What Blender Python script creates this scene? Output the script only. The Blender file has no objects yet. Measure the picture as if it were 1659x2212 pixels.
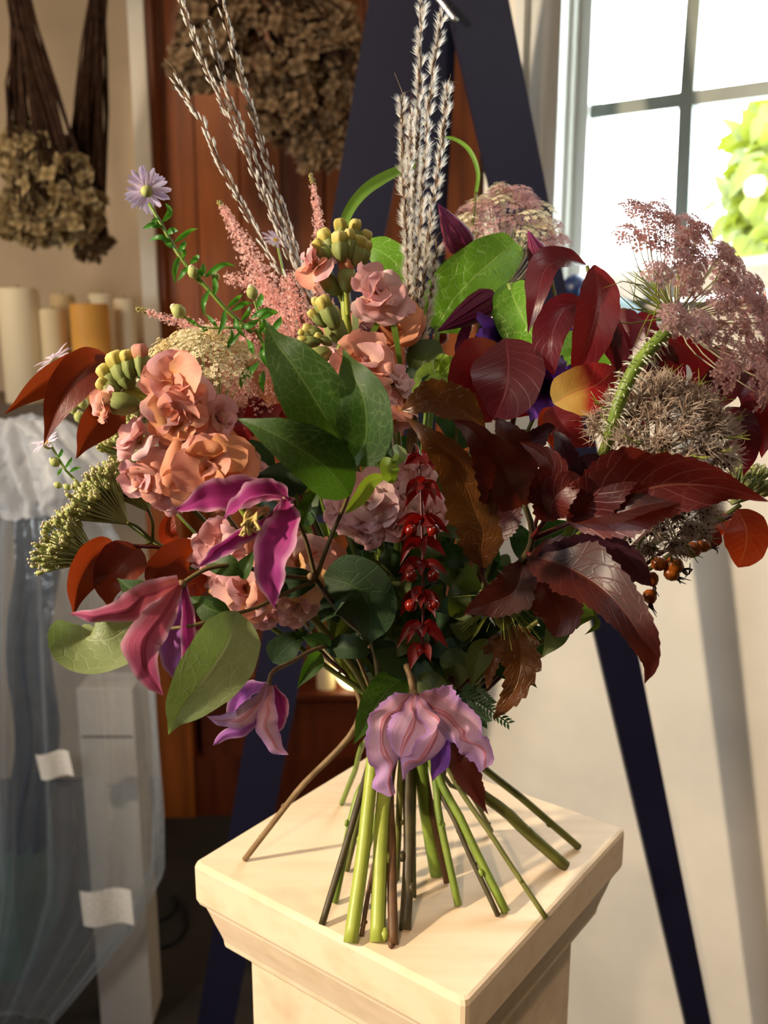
import bpy, bmesh, math, random
import numpy as np
from mathutils import Vector, Matrix, Quaternion, noise as mnoise
sc = bpy.context.scene
COL = sc.collection
PI = math.pi
R = math.radians

# ------------------------------------------------------------------ camera, world, lights, exposure
F, PITCH, CAMZ, TOPZ = 2000.0, 0.212, 1.350, 0.9493
cam_d = bpy.data.cameras.new('camera')
cam = bpy.data.objects.new('camera', cam_d); COL.objects.link(cam)
cam.location = (0, 0, CAMZ); cam.rotation_euler = (PI/2 - PITCH, 0, 0)
cam_d.sensor_fit = 'VERTICAL'; cam_d.sensor_height = 36.0; cam_d.lens = 36.0*F/2212
cam_d.clip_start = .02; cam_d.clip_end = 60
cam_d.dof.use_dof = True; cam_d.dof.focus_distance = .56; cam_d.dof.aperture_fstop = 8.0
sc.camera = cam

w = bpy.data.worlds.new('sky'); sc.world = w; w.use_nodes = True
w.node_tree.nodes['Background'].inputs[0].default_value = (.90, .97, 1.0, 1)
w.node_tree.nodes['Background'].inputs[1].default_value = 14.0

sc.view_settings.view_transform = 'Standard'; sc.view_settings.look = 'None'
sc.view_settings.gamma = 1.0; sc.view_settings.use_curve_mapping = False
sc.view_settings.exposure = 0.15
sc.cycles.max_bounces = 10; sc.cycles.transparent_max_bounces = 24
sc.cycles.use_denoising = True

def lamp(name, kind, loc, target, energy, color, size=.1, spot=None):
    d = bpy.data.lights.new(name, kind); d.energy = energy; d.color = color
    if kind == 'AREA': d.shape = 'DISK'; d.size = size
    else: d.shadow_soft_size = size
    if spot: d.spot_size = R(spot); d.spot_blend = .5
    o = bpy.data.objects.new(name, d); COL.objects.link(o); o.location = loc
    o.rotation_euler = (Vector(target) - Vector(loc)).to_track_quat('-Z', 'Y').to_euler()
    return o
# warm halogen spot high on the left, in front of the bouquet, and added fills for the room, candles and planks
lamp('spot_lamp', 'SPOT', (-1.27, .14, 1.80), (-.06, .68, 1.25), 135, (1.0, .80, .57), .035, 80)
lamp('low_spot_lamp', 'SPOT', (-.39, -.73, 1.98), (.34, .80, .22), 46, (1.0, .72, .46), .03, 34)
lamp('room_fill', 'AREA', (-.2, -.3, 2.6), (-.1, .7, 0), 4, (1.0, .86, .70), .6)  # soft warm fill added near the ceiling, not a lamp of the shop
lamp('candle_fill', 'POINT', (-1.25, 1.60, 1.70), (0, 2, 1), 10, (1.0, .80, .56), .06)  # added out of view to brighten the candles and alcove
lamp('plank_fill', 'SPOT', (-.75, 1.0, 2.45), (-.10, 2.4, 1.5), 24, (1.0, .80, .56), .06, 52)  # added overhead to brighten the wooden planks
# cool fill added for the right wall; daylight of a window outside the frame
lamp('wall_fill', 'SPOT', (.45, .10, 2.60), (.72, 1.40, .75), 26, (.95, .98, 1.0), .2, 62)
lamp('side_window', 'AREA', (-1.55, .15, 1.35), (-.35, 1.2, 1.1), 11, (.88, .95, 1.0), .7)

# ------------------------------------------------------------------ geometry helpers
CAM = np.array([0, 0, CAMZ]); FW = np.array([0, math.cos(PITCH), -math.sin(PITCH)])
UP = np.array([0, math.sin(PITCH), math.cos(PITCH)]); RT = np.array([1., 0, 0])
def ray(x, y): return FW + RT*((x - 829.5)/F) + UP*((1106 - y)/F)
def P(x, y, d): return CAM + ray(x, y)*d
def PZ(x, y, z): r = ray(x, y); return CAM + r*((z - CAMZ)/r[2])
def PY(x, y, Y): r = ray(x, y); return CAM + r*(Y/r[1])
def CV(x, y, z): return RT*x + UP*y - FW*z           # camera-like axes: right, up, towards the viewer
def nrm(v): v = np.asarray(v, float); return v/(np.linalg.norm(v) + 1e-12)

def spline(pts, n):
    p = np.asarray(pts, float)
    if len(p) == 2: t = np.linspace(0, 1, n)[:, None]; return p[0]*(1-t) + p[1]*t
    q = np.vstack([2*p[0]-p[1], p, 2*p[-1]-p[-2]])
    seg = np.linalg.norm(np.diff(p, axis=0), axis=1); cum = np.concatenate([[0], np.cumsum(seg)])/seg.sum()
    out = []
    for t in np.linspace(0, 1, n):
        k = min(int(np.searchsorted(cum, t, 'right'))-1, len(p)-2); u = (t-cum[k])/(cum[k+1]-cum[k]+1e-12)
        a, b, c, d = q[k], q[k+1], q[k+2], q[k+3]
        out.append(.5*((2*b)+(-a+c)*u+(2*a-5*b+4*c-d)*u*u+(-a+3*b-3*c+d)*u**3))
    return np.array(out)

PROF = {
 'ovate': [(0,.05),(.06,.45),(.18,.85),(.32,1),(.5,.9),(.7,.55),(.85,.22),(.94,.09),(1,0)],
 'ellip': [(0,.04),(.1,.42),(.3,.88),(.5,1),(.7,.85),(.88,.45),(.96,.18),(1,0)],
 'lance': [(0,.06),(.15,.6),(.35,1),(.6,.8),(.8,.4),(.93,.13),(1,0)],
 'round': [(0,.15),(.08,.6),(.25,.95),(.5,1),(.75,.85),(.9,.6),(.97,.35),(1,.12)],
 'trunc': [(0,.2),(.08,.75),(.25,1),(.5,1),(.75,.85),(.9,.66),(.97,.5),(1,.3)],
 'blade': [(0,.8),(.5,1),(.8,.7),(1,.05)],
 'tepal': [(0,.25),(.15,.5),(.4,.95),(.55,1),(.75,.75),(.9,.35),(.97,.12),(1,0)],
 'narrow': [(0,.6),(.2,.8),(.45,1),(.65,.7),(.85,.35),(1,.03)],
 'petal': [(0,.12),(.2,.4),(.45,.82),(.65,1),(.82,.92),(.94,.66),(1,.3)],
 'lobed': [(0,.1),(.08,.5),(.18,.8),(.27,.78),(.36,1),(.44,.82),(.55,.7),(.63,.62),(.8,.38),(.92,.18),(1,0)],
}
def prof(name, u):
    p = PROF[name] if isinstance(name, str) else name
    x, y = zip(*p); return np.interp(u, x, y)

class MB:
    def __init__(s): s.v, s.f, s.uv, s.n = [], [], [], 0
    def add(s, v, f, uv=None):
        v = np.asarray(v, float); s.v.append(v); s.f += [tuple(i+s.n for i in q) for q in f]
        s.uv.append(np.zeros((len(v), 2)) if uv is None else np.asarray(uv, float)); s.n += len(v); return s
    def grid(s, g, uv, wrap=False):
        n, m = g.shape[:2]; f = []
        for i in range(n-1):
            for j in range(m if wrap else m-1):
                k = (j+1) % m; f.append((i*m+j, i*m+k, (i+1)*m+k, (i+1)*m+j))
        return s.add(g.reshape(-1, 3), f, uv.reshape(-1, 2))
    def tube(s, pts, r, n=8, seg=None, cap=True):
        p = spline(pts, seg or max(3, len(pts)*4)); L = len(p); rr = np.interp(np.linspace(0, 1, L), np.linspace(0, 1, len(np.atleast_1d(r))), np.atleast_1d(r))
        t = np.gradient(p, axis=0); t /= np.linalg.norm(t, axis=1)[:, None]+1e-12
        a = np.array([0, 0, 1.]) if abs(t[0][2]) < .9 else np.array([1., 0, 0]); u = nrm(np.cross(t[0], a)); g = []; uv = []
        for i in range(L):
            u = nrm(u - t[i]*np.dot(u, t[i])); w_ = np.cross(t[i], u)
            th = np.linspace(0, 2*PI, n, endpoint=False)
            g.append(p[i] + rr[i]*(np.cos(th)[:, None]*u + np.sin(th)[:, None]*w_)); uv.append(np.stack([np.full(n, i/(L-1)), th/(2*PI)], -1))
        b = s.n; s.grid(np.array(g), np.array(uv), True)
        if cap: s.f += [tuple(b+j for j in range(n))[::-1], tuple(b+(L-1)*n+j for j in range(n))]
        return s
    def lathe(s, c, axis, prf, n=10, sx=1.):
        # prf: (height, radius) along axis from c
        ax = nrm(axis); a = np.array([0, 0, 1.]) if abs(ax[2]) < .9 else np.array([1., 0, 0]); u = nrm(np.cross(ax, a)); w_ = np.cross(ax, u)
        th = np.linspace(0, 2*PI, n, endpoint=False); g = []; uv = []
        for i, (h, r) in enumerate(prf):
            g.append(np.asarray(c)+ax*h + r*(np.cos(th)[:, None]*u*sx+np.sin(th)[:, None]*w_)); uv.append(np.stack([np.full(n, i/(len(prf)-1)), th/(2*PI)], -1))
        b = s.n; s.grid(np.array(g), np.array(uv), True)
        s.f += [tuple(b+j for j in range(n))[::-1], tuple(b+(len(prf)-1)*n+j for j in range(n))]
        return s
    def pod(s, c, axis, prf, n=16, lob=4, amp=.12, rd=None):
        """lathe with lobes round the axis (bud sepals, crumpled bud tips)"""
        k0 = s.n; s.lathe(c, axis, prf, n); v = s.v[-1].reshape(len(prf), n, 3); ax = nrm(axis); q = rd.random()*6 if rd else 0
        for i in range(len(prf)):
            cc = np.asarray(c)+ax*prf[i][0]
            for j in range(n):
                f = 1+amp*math.cos(lob*2*PI*j/n+q)+(rd.gauss(0, amp*.35) if rd else 0); v[i, j] = cc+(v[i, j]-cc)*f
        s.v[-1] = v.reshape(-1, 3); return s
    def ball(s, c, r, axis=(0, 0, 1), n=8, m=6, ry=None):
        ry = ry or r; t = np.linspace(.05, PI-.05, m)
        return s.lathe(c, axis, [(-ry*math.cos(a), r*math.sin(a)) for a in t], n)
    def box(s, a, b):
        (x0, y0, z0), (x1, y1, z1) = a, b
        v = [(x0,y0,z0),(x1,y0,z0),(x1,y1,z0),(x0,y1,z0),(x0,y0,z1),(x1,y0,z1),(x1,y1,z1),(x0,y1,z1)]
        return s.add(v, [(0,3,2,1),(4,5,6,7),(0,1,5,4),(1,2,6,5),(2,3,7,6),(3,0,4,7)])
    def prism(s, poly, off):
        p = np.asarray(poly, float); n = len(p); q = p+np.asarray(off)
        return s.add(np.vstack([p, q]), [tuple(range(n))[::-1], tuple(range(n, 2*n))]+[(i, (i+1) % n, n+(i+1) % n, n+i) for i in range(n)])
    def sheet(s, pts, hw, pr='ovate', roll=0, fold=0., cup=0., wave=0., wf=3., serr=0., sn=22, nu=26, nv=9, twist=0., L=1., Rr=1., edge=0., ph=0., crum=0., cf=60., hwabs=False, nview=None, droop=0.):
        """A leaf or petal: spine pts (world), half width hw, seen face-on to the viewer unless rolled (degrees about the spine)."""
        c = spline(pts, nu); t = np.gradient(c, axis=0); t /= np.linalg.norm(t, axis=1)[:, None]+1e-12
        u = np.linspace(0, 1, nu); v = np.linspace(-1, 1, nv); h = prof(pr, u)*hw; g = np.zeros((nu, nv, 3)); uv = np.zeros((nu, nv, 2))
        for i in range(nu):
            vd = nrm(CAM-c[i]) if nview is None else nrm(nview)
            sd = np.cross(t[i], vd); sd = nrm(sd); nn = np.cross(sd, t[i])
            a = R(roll+twist*(u[i]-.5)); s2 = sd*math.cos(a)+nn*math.sin(a); n2 = nn*math.cos(a)-sd*math.sin(a)
            for j in range(nv):
                b = abs(v[j]); k = h[i]*(L if v[j] < 0 else Rr)
                if serr and b > .99: k *= 1+serr*(((u[i]*sn) % 1.)-.5)
                x = v[j]*k*math.cos(fold*.9*b**.5 if fold > 0 else fold*.9*b**.5)
                z = k*(math.sin(fold)*b + cup*b*b + edge*max(0, b-.6)**2*6) + wave*hw*b*math.sin(wf*2*PI*u[i]+ph+(1.3 if v[j] > 0 else 0)) + droop*hw*math.sin(u[i]*PI)
                g[i, j] = c[i]+s2*x+n2*z; uv[i, j] = (u[i], .5+.5*v[j])
        if crum:
            for i in range(1, nu):
                for j in range(nv): g[i, j] += np.array(mnoise.noise_vector(Vector(g[i, j]*cf)))*crum*min(1, u[i]*4)
        return s.grid(g, uv)
    def mesh(s, name, m, loc=(0, 0, 0), smooth=True):
        me = bpy.data.meshes.new(name); v = np.vstack(s.v)-np.asarray(loc); me.from_pydata(v.tolist(), [], s.f)
        uv = np.vstack(s.uv); l = me.uv_layers.new(name='UVMap'); idx = np.empty(len(me.loops), int); me.loops.foreach_get('vertex_index', idx)
        l.data.foreach_set('uv', uv[idx].ravel())
        if smooth: me.polygons.foreach_set('use_smooth', [True]*len(me.polygons))
        if m: me.materials.append(m)
        return me
    def build(s, name, m, parent=None, smooth=True, label=None, stuff=False, loc=None):
        base = np.array(parent['_w'][:]) if parent is not None else (np.zeros(3) if loc is None else np.asarray(loc, float))
        o = bpy.data.objects.new(name, s.mesh(name, m, base, smooth)); COL.objects.link(o)
        if parent is not None: o.parent = parent
        else: o.location = base
        o['_w'] = [float(q) for q in base]
        if label: o['label'] = label
        if stuff: o['kind'] = 'stuff'
        return o

def thing(name, label, cat, loc, group=None):
    o = bpy.data.objects.new(name, None); COL.objects.link(o); o.location = loc; o.empty_display_size = .02
    o['_w'] = [float(q) for q in loc]; o['label'] = label; o['category'] = cat
    if group: o['group'] = group
    return o
def tag(o, label, cat, group=None):
    o['label'] = label; o['category'] = cat
    if group: o['group'] = group
    return o
def struct(o): o['kind'] = 'structure'; return o
def inst(me, name, parent, M, stuff=False):
    o = bpy.data.objects.new(name, me); COL.objects.link(o); o.parent = parent; o.matrix_local = M
    if stuff: o['kind'] = 'stuff'
    return o

# ------------------------------------------------------------------ materials
def srgb(h):
    h = h.lstrip('#'); c = [int(h[i:i+2], 16)/255 for i in (0, 2, 4)]
    return tuple(((x+.055)/1.055)**2.4 if x > .04045 else x/12.92 for x in c)+(1,)
class NT:
    def __init__(s, name):
        s.m = bpy.data.materials.new(name); s.m.use_nodes = True; s.t = s.m.node_tree; s.t.nodes.clear()
        s.out = s.t.nodes.new('ShaderNodeOutputMaterial')
    def n(s, k, **kw):
        o = s.t.nodes.new('ShaderNode'+k)
        for a, b in kw.items(): setattr(o, a, b)
        return o
    def put(s, sock, val):
        if isinstance(val, bpy.types.NodeSocket): s.t.links.new(val, sock)
        elif val is not None: sock.default_value = val
    def math(s, op, a, b=None, c=None):
        o = s.n('Math', operation=op)
        for i, q in enumerate((a, b, c)): s.put(o.inputs[i], q)
        return o.outputs[0]
    def mix(s, f, a, b):
        o = s.n('Mix', data_type='RGBA'); s.put(o.inputs[0], f); s.put(o.inputs[6], a); s.put(o.inputs[7], b); return o.outputs[2]
    def ramp(s, f, st):
        o = s.n('ValToRGB'); r = o.color_ramp
        while len(r.elements) < len(st): r.elements.new(.5)
        for e, (p, c) in zip(r.elements, st): e.position = p; e.color = c if len(c) == 4 else tuple(c)+(1,)
        s.put(o.inputs[0], f); return o.outputs[0]
    def noise(s, vec, scale, det=3, out=0, rough=.5):
        o = s.n('TexNoise'); o.inputs['Scale'].default_value = scale; o.inputs['Detail'].default_value = det; o.inputs['Roughness'].default_value = rough
        s.put(o.inputs['Vector'], vec); return o.outputs[out]
    def mapv(s, vec, sc_=(1, 1, 1)):
        o = s.n('Mapping'); o.inputs['Scale'].default_value = sc_; s.put(o.inputs[0], vec); return o.outputs[0]
    def coord(s, k='Object'): return s.n('TexCoord').outputs[k]
    def bump(s, h, st=.3, dist=.002):
        o = s.n('Bump'); o.inputs['Strength'].default_value = st; o.inputs['Distance'].default_value = dist; s.put(o.inputs['Height'], h); return o.outputs[0]
    def pbr(s, col, rough=.5, spec=.4, normal=None, metal=0., **kw):
        o = s.n('BsdfPrincipled'); s.put(o.inputs['Base Color'], col); s.put(o.inputs['Roughness'], rough); s.put(o.inputs['Specular IOR Level'], spec); o.inputs['Metallic'].default_value = metal
        if normal is not None: s.put(o.inputs['Normal'], normal)
        for k, q in kw.items(): s.put(o.inputs[k], q)
        return o.outputs[0]
    def mixs(s, f, a, b):
        o = s.n('MixShader'); s.put(o.inputs[0], f); s.put(o.inputs[1], a); s.put(o.inputs[2], b); return o.outputs[0]
    def trans(s, col, normal=None):
        o = s.n('BsdfTranslucent'); s.put(o.inputs[0], col)
        if normal is not None: s.put(o.inputs[1], normal)
        return o.outputs[0]
    def done(s, sh): s.t.links.new(sh, s.out.inputs[0]); return s.m

def plain(name, col, rough=.5, spec=.4, var=.12, scale=30., bump=.0, metal=0., col2=None):
    k = NT(name); c = srgb(col); v = k.coord()
    n = k.noise(v, scale, 4); c2 = srgb(col2) if col2 else tuple(q*(1-var*2) for q in c[:3])+(1,)
    colr = k.mix(k.ramp(n, [(.3, (0, 0, 0)), (.7, (1, 1, 1))]), c, c2)
    return k.done(k.pbr(colr, rough, spec, k.bump(n, bump, .003) if bump else None, metal))

def leaf_mat(name, c1, c2, vein, tcol=None, trans=.4, rough=.42, vs=7., net=.55, pin=0., mid=.8, bump=.35, spec=.45, grad=None, nscale=40., tint=None):
    """Leaf: colour by noise, network veins (voronoi), side veins and midrib on the leaf's own UV."""
    k = NT(name); uv = k.coord('UV'); sep = k.n('SeparateXYZ'); k.put(sep.inputs[0], uv); U, V = sep.outputs[0], sep.outputs[1]
    av = k.math('ABSOLUTE', k.math('MULTIPLY', k.math('SUBTRACT', V, .5), 2.))
    ob = k.coord('Object'); n = k.noise(ob, nscale, 4)
    col = k.mix(k.ramp(n, [(.35, (0, 0, 0)), (.65, (1, 1, 1))]), srgb(c1), srgb(c2))
    if grad:
        g = k.ramp(k.math('ADD', U, k.math('MULTIPLY', k.math('SUBTRACT', n, .5), .5)), [(a, srgb(b)) for a, b in grad]); col = g
    if tint: col = k.mix(k.ramp(av, [(.55, (0, 0, 0)), (1., (1, 1, 1))]), col, srgb(tint))
    vo = k.n('TexVoronoi', feature='DISTANCE_TO_EDGE'); k.put(vo.inputs['Vector'], k.mapv(uv, (vs*1.7, vs, 1))); vo.inputs['Scale'].default_value = 1.
    ve = k.ramp(vo.outputs[0], [(0, (1, 1, 1)), (.055, (0, 0, 0))])
    md = k.ramp(av, [(.0, (1, 1, 1)), (.02, (.7, .7, .7)), (.045, (0, 0, 0))])
    sd = k.math('FRACT', k.math('SUBTRACT', k.math('MULTIPLY', U, 9.), k.math('MULTIPLY', av, 2.2)))
    sv = k.ramp(k.math('ABSOLUTE', k.math('SUBTRACT', sd, .5)), [(.0, (1, 1, 1)), (.07, (0, 0, 0))])
    tot = k.math('MAXIMUM', k.math('MULTIPLY', ve, net), k.math('MAXIMUM', k.math('MULTIPLY', md, mid), k.math('MULTIPLY', sv, pin)))
    col = k.mix(tot, col, srgb(vein))
    h = k.math('ADD', k.math('MULTIPLY', tot, -1.), k.math('MULTIPLY', n, .5))
    bp = k.bump(h, bump, .0015)
    sh = k.pbr(col, rough, spec, bp)
    tc = k.mix(tot, srgb(tcol or c1), srgb(vein)) if not grad else col
    return k.done(k.mixs(trans, sh, k.trans(tc, bp)))

def petal_mat(name, base, mid, tip, edge=None, streak=None, trans=.4, rough=.6, st_amt=.35, bump=.25, stripes=None):
    """Petal: colour runs along U, fine streaks along the petal, optional pale edge and mid stripes."""
    k = NT(name); uv = k.coord('UV'); sep = k.n('SeparateXYZ'); k.put(sep.inputs[0], uv); U, V = sep.outputs[0], sep.outputs[1]
    oi = k.n('ObjectInfo'); rnd = oi.outputs['Random']
    av = k.math('ABSOLUTE', k.math('MULTIPLY', k.math('SUBTRACT', V, .5), 2.))
    nz = k.noise(k.mapv(uv, (3, 26, 1)), 1.5, 3)
    u2 = k.math('ADD', U, k.math('ADD', k.math('MULTIPLY', k.math('SUBTRACT', nz, .5), .3), k.math('MULTIPLY', k.math('SUBTRACT', rnd, .5), .35)))
    col = k.ramp(u2, [(0., srgb(base)), (.42, srgb(mid)), (.9, srgb(tip))])
    if stripes: col = k.mix(k.ramp(av, [(.0, (.7, .7, .7)), (.025, (.1, .1, .1)), (.06, (.9, .9, .9)), (.10, (.9, .9, .9)), (.17, (0, 0, 0))]), col, srgb(stripes))
    if streak: col = k.mix(k.math('MULTIPLY', k.ramp(nz, [(.45, (0, 0, 0)), (.7, (1, 1, 1))]), st_amt), col, srgb(streak))
    if edge: col = k.mix(k.ramp(k.math('ADD', av, k.math('MULTIPLY', k.math('SUBTRACT', nz, .5), .35)), [(.6, (0, 0, 0)), (1., (1, 1, 1))]), col, srgb(edge))
    bp = k.bump(nz, bump, .001)
    return k.done(k.mixs(trans, k.pbr(col, rough, .25, bp), k.trans(col, bp)))

def wood_mat(name, a, b, rough=.45, scale=1., axis='Z'):
    k = NT(name); v = k.coord()
    s = {'Z': (28, 28, 1.6), 'X': (1.6, 28, 28)}[axis]; m = k.mapv(v, tuple(q*scale for q in s))
    n = k.noise(m, 1., 6, rough=.62); oi = k.n('ObjectInfo').outputs['Random']
    f = k.math('ADD', n, k.math('MULTIPLY', k.math('SUBTRACT', oi, .5), .25))
    return k.done(k.pbr(k.ramp(f, [(.3, srgb(a)), (.7, srgb(b))]), rough, .4, k.bump(n, .2, .002)))

# ================================================================== SETTING
M = {}
M['plaster'] = plain('cream_plaster', '#efe9dd', .85, .2, .05, 9, .08)
M['plaster_warm'] = plain('warm_plaster', '#cdb79a', .9, .2, .08, 6, .08)
M['white_paint'] = plain('white_gloss_paint', '#dfe0da', .35, .45, .04, 12)
M['muntin'] = plain('grey_green_paint', '#8d978f', .4, .4, .08, 25)  # grey green, darker than the white frame paint
M['floor'] = plain('dark_stone_floor', '#352e27', .75, .3, .2, 7, .25, col2='#27231f')
M['dark_wall'] = plain('shop_wall', '#8f7a62', .9, .2, .1, 5)
M['wood'] = wood_mat('orange_brown_wood', '#5a2a0c', '#a4571f')
M['wood_dark'] = wood_mat('dark_red_wood', '#3a1608', '#6b2e12')
M['wood_h'] = wood_mat('red_brown_rail', '#4a1c0a', '#7c3614', axis='X')
M['navy'] = plain('navy_black_paint', '#14142b', .45, .4, .1, 15)

CX, CY = float(PY(1035, 900, 1.67)[0]), 1.67                 # the corner where the window wall ends
plan = [(-1.75, -1.6), (2.45, -1.6), (2.45, .02), (CX, CY), (CX+.11, 2.60), (-1.75, 2.60)]
struct(MB().prism([(x, y, -.05) for x, y in plan], (0, 0, .05)).build('floor', M['floor'], smooth=False))
struct(MB().prism([(x, y, 2.65) for x, y in plan], (0, 0, .05)).build('ceiling', M['plaster_warm'], smooth=False))
struct(MB().box((-1.75, 2.52, 0), (CX+.15, 2.6, 2.65)).build('wall_back', M['plaster_warm'], smooth=False))
struct(MB().box((-1.75, -1.6, 0), (-1.70, 2.52, 2.65)).build('wall_left', M['dark_wall'], smooth=False))
struct(MB().box((-1.75, -1.65, 0), (2.5, -1.6, 2.65)).build('wall_front', M['dark_wall'], smooth=False))
struct(MB().box((2.45, -1.65, 0), (2.5, .1, 2.65)).build('wall_side', M['dark_wall'], smooth=False))
struct(MB().prism([(CX, CY, 0), (CX+.06, CY, 0), (CX+.16, 2.56, 0), (CX+.10, 2.56, 0)], (0, 0, 2.65)).build('wall_return', M['plaster'], smooth=False))

# right wall: runs from the corner behind the easel towards the viewer's right, with the window in it
WO = PY(1035, 900, CY); WO[2] = 0
WD = nrm([.79, -.61, 0]); WN = nrm([-.61, -.79, 0])
def PW(x, y, off=0.): r = ray(x, y); o = WO + WN*off; return CAM + r*(np.dot(o-CAM, WN)/np.dot(r, WN))
def SZ(x, y, off=0.): p = PW(x, y, off); return float(np.dot(p-WO, WD)), float(p[2])
def wp(s, z, off=0.): return WO + WD*s + WN*off + np.array([0, 0, z])
def wbox(mb, s0, s1, z0, z1, o0, o1): return mb.prism([wp(s0, z0, o0), wp(s1, z0, o0), wp(s1, z1, o0), wp(s0, z1, o0)], WN*(o1-o0))
def wpoly(mb, px, o0, o1): return mb.prism([PW(x, y, o0) for x, y in px], WN*(o1-o0))
sL, sG = SZ(1200, 300)[0], SZ(1254, 300)[0]; sR = SZ(1960, 200)[0]
zB = SZ(1400, 650)[1]; zT = SZ(1400, -430)[1]
wr = MB()
wbox(wr, 0, sL, 0, 2.65, -.06, 0); wbox(wr, sL, sR, 0, zB, -.10, 0); wbox(wr, sL, sR, zT, 2.65, -.10, 0); wbox(wr, sR, 2.9, 0, 2.65, -.10, 0)
struct(wr.build('wall_right', M['plaster'], smooth=False))
win = thing('window_1', 'x', 'window', wp(sL, zB)); del win['label'], win['category']; win['kind'] = 'structure'
fr = MB()
sa = SZ(1128, 200)[0]; sb = SZ(1146, 200)[0]; sc_ = SZ(1199, 200)[0]; sd = SZ(1222, 200)[0]
wbox(fr, sa, sb, zB-.02, zT, 0, .028); wbox(fr, sb, sc_, zB-.02, zT, 0, .010); wbox(fr, sc_, sd, zB-.02, zT, -.02, .024)
fr.build('architrave', M['white_paint'], win, False)
fr = MB(); wbox(fr, sd-.004, sG, zB-.03, zT, -.07, -.022); wbox(fr, sd, sd+.008, zB-.03, zT, -.07, -.005); fr.build('stile', M['white_paint'], win, False)
fr = MB(); wpoly(fr, [(1225, 606), (1960, 520), (1960, 552), (1225, 634)], -.075, -.02); fr.build('bottom_rail', M['white_paint'], win, False)
fr = MB(); wpoly(fr, [(1205, 633), (1980, 548), (1980, 592), (1205, 662)], -.09, .03); wpoly(fr, [(1195, 655), (1990, 586), (1990, 600), (1195, 668)], -.05, .034); fr.build('window_sill', M['white_paint'], win, False)
fr = MB(); wpoly(fr, [(1496, -440), (1542, -440), (1528, 0), (1510, 230), (1496, 560), (1466, 560), (1481, 230), (1498, 0)], -.06, -.032); fr.build('muntin', M['muntin'], win, False)
fr = MB(); wpoly(fr, [(1246, 238), (1960, 140), (1960, 175), (1246, 267)], -.058, -.034); fr.build('muntin', M['muntin'], win, False)
fr = MB(); wpoly(fr, [(1246, -200), (1960, -310), (1960, -280), (1246, -172)], -.058, -.034); fr.build('muntin', M['muntin'], win, False)
k = NT('window_glass'); g = k.n('BsdfGlossy'); g.inputs[1].default_value = .02; t_ = k.n('BsdfTransparent'); t_.inputs[0].default_value = (.97, .985, .98, 1)
lw = k.n('LayerWeight'); lw.inputs[0].default_value = .15; M['glass'] = k.done(k.mixs(k.math('MULTIPLY', lw.outputs[0], .3), t_.outputs[0], g.outputs[0]))
for q in ([(1250, 250), (1490, 217), (1480, 572), (1238, 604)], [(1492, 217), (1955, 155), (1955, 523), (1482, 572)], [(1258, -185), (1505, -223), (1494, 217), (1252, 250)], [(1507, -223), (1955, -297), (1955, 155), (1496, 217)]):
    m_ = MB(); wpoly(m_, q, -.048, -.045); m_.build('pane', M['glass'], win, False)
por = lamp('window_daylight', 'AREA', tuple(wp((sG+sR)/2, (zB+zT)/2, -.13)), tuple(wp((sG+sR)/2, (zB+zT)/2, 1)), 1, (1, 1, 1))
por.data.shape = 'RECTANGLE'; por.data.size = sR-sG; por.data.size_y = zT-zB; por.data.cycles.is_portal = True

# garden foliage outside the window
M['garden'] = leaf_mat('garden_leaf', '#5c6414', '#3c4a0e', '#7a803a', '#6c7414', .4, vs=3, net=.2)
def shrub(name, label, px, Yo, sz, n, seed):
    rd = random.Random(seed); c0 = PW(px[0][0], px[0][1], -Yo); t = thing(name, label, 'shrub', (c0[0], c0[1], 0)); st = MB(); lf = MB()
    for (x, y, rx, ry) in px:
        c = PW(x, y, -Yo)
        st.tube([(c0[0], c0[1], 0), (c[0], c[1], c[2]*.6), c], [.02, .008], 6)
        for i in range(n):
            p = PW(x+rd.gauss(0, rx), y+rd.gauss(0, ry), -Yo+rd.gauss(0, .1))
            d = nrm([rd.gauss(0, 1), rd.gauss(0, 1), rd.gauss(-.4, 1)])*sz*rd.uniform(.6, 1.2)
            lf.sheet([p, p+d*.5+[0, 0, .01], p+d], sz*.3, 'ovate', rd.uniform(-60, 60), .2, nu=6, nv=3)
    st.build('branch', M['wood_dark'], t); lf.build('foliage', M['garden'], t, stuff=True); return t
shrub('garden_shrub', 'sunlit lime green shrub in the garden beyond the window panes', [(1640, 330, 22, 40), (1625, 440, 26, 40), (1660, 520, 20, 40)], .9, .09, 90, 4)

# ------------------------------------------------------------------ wooden dresser behind (planks, stiles, rail, shelf)
def pbox(mb, x0, y0, x1, y1, Y, th, z0=None, z1=None):
    xm, ym = (x0+x1)/2, (y0+y1)/2; a, b = PY(x0, ym, Y)[0], PY(x1, ym, Y)[0]
    zt = PY(xm, y0, Y)[2] if z1 is None else z1; zb = PY(xm, y1, Y)[2] if z0 is None else z0
    return mb.box((a, Y, zb), (b, Y+th, zt))
YB = 2.40
dres = thing('wooden_dresser', 'tall orange brown plank backed wooden dresser standing against the back wall', 'dresser', (PY(660, 1700, YB)[0], YB, 0))
ed = [334, 352, 428, 520, 610, 700, 790, 880, 962, 1034]
for i in range(len(ed)-1):
    m_ = MB(); pbox(m_, ed[i]+1.5, 300, ed[i+1]-1.5, 700, YB+(.0 if i == 0 else .012*(i % 2)+.012), .03, z0=0.03, z1=2.35); m_.build('plank', M['wood'], dres, False)
m_ = MB(); pbox(m_, 334, 1200, 408, 1720, YB-.10, .10, z0=0, z1=1.0); m_.build('stile', M['wood'], dres, False)
m_ = MB(); pbox(m_, 900, 1200, 980, 1720, YB-.10, .10, z0=0, z1=1.0); m_.build('stile', M['wood'], dres, False)
m_ = MB(); pbox(m_, 334, 1240, 980, 1290, YB-.12, .12); m_.build('top_board', M['wood_h'], dres, False)
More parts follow.
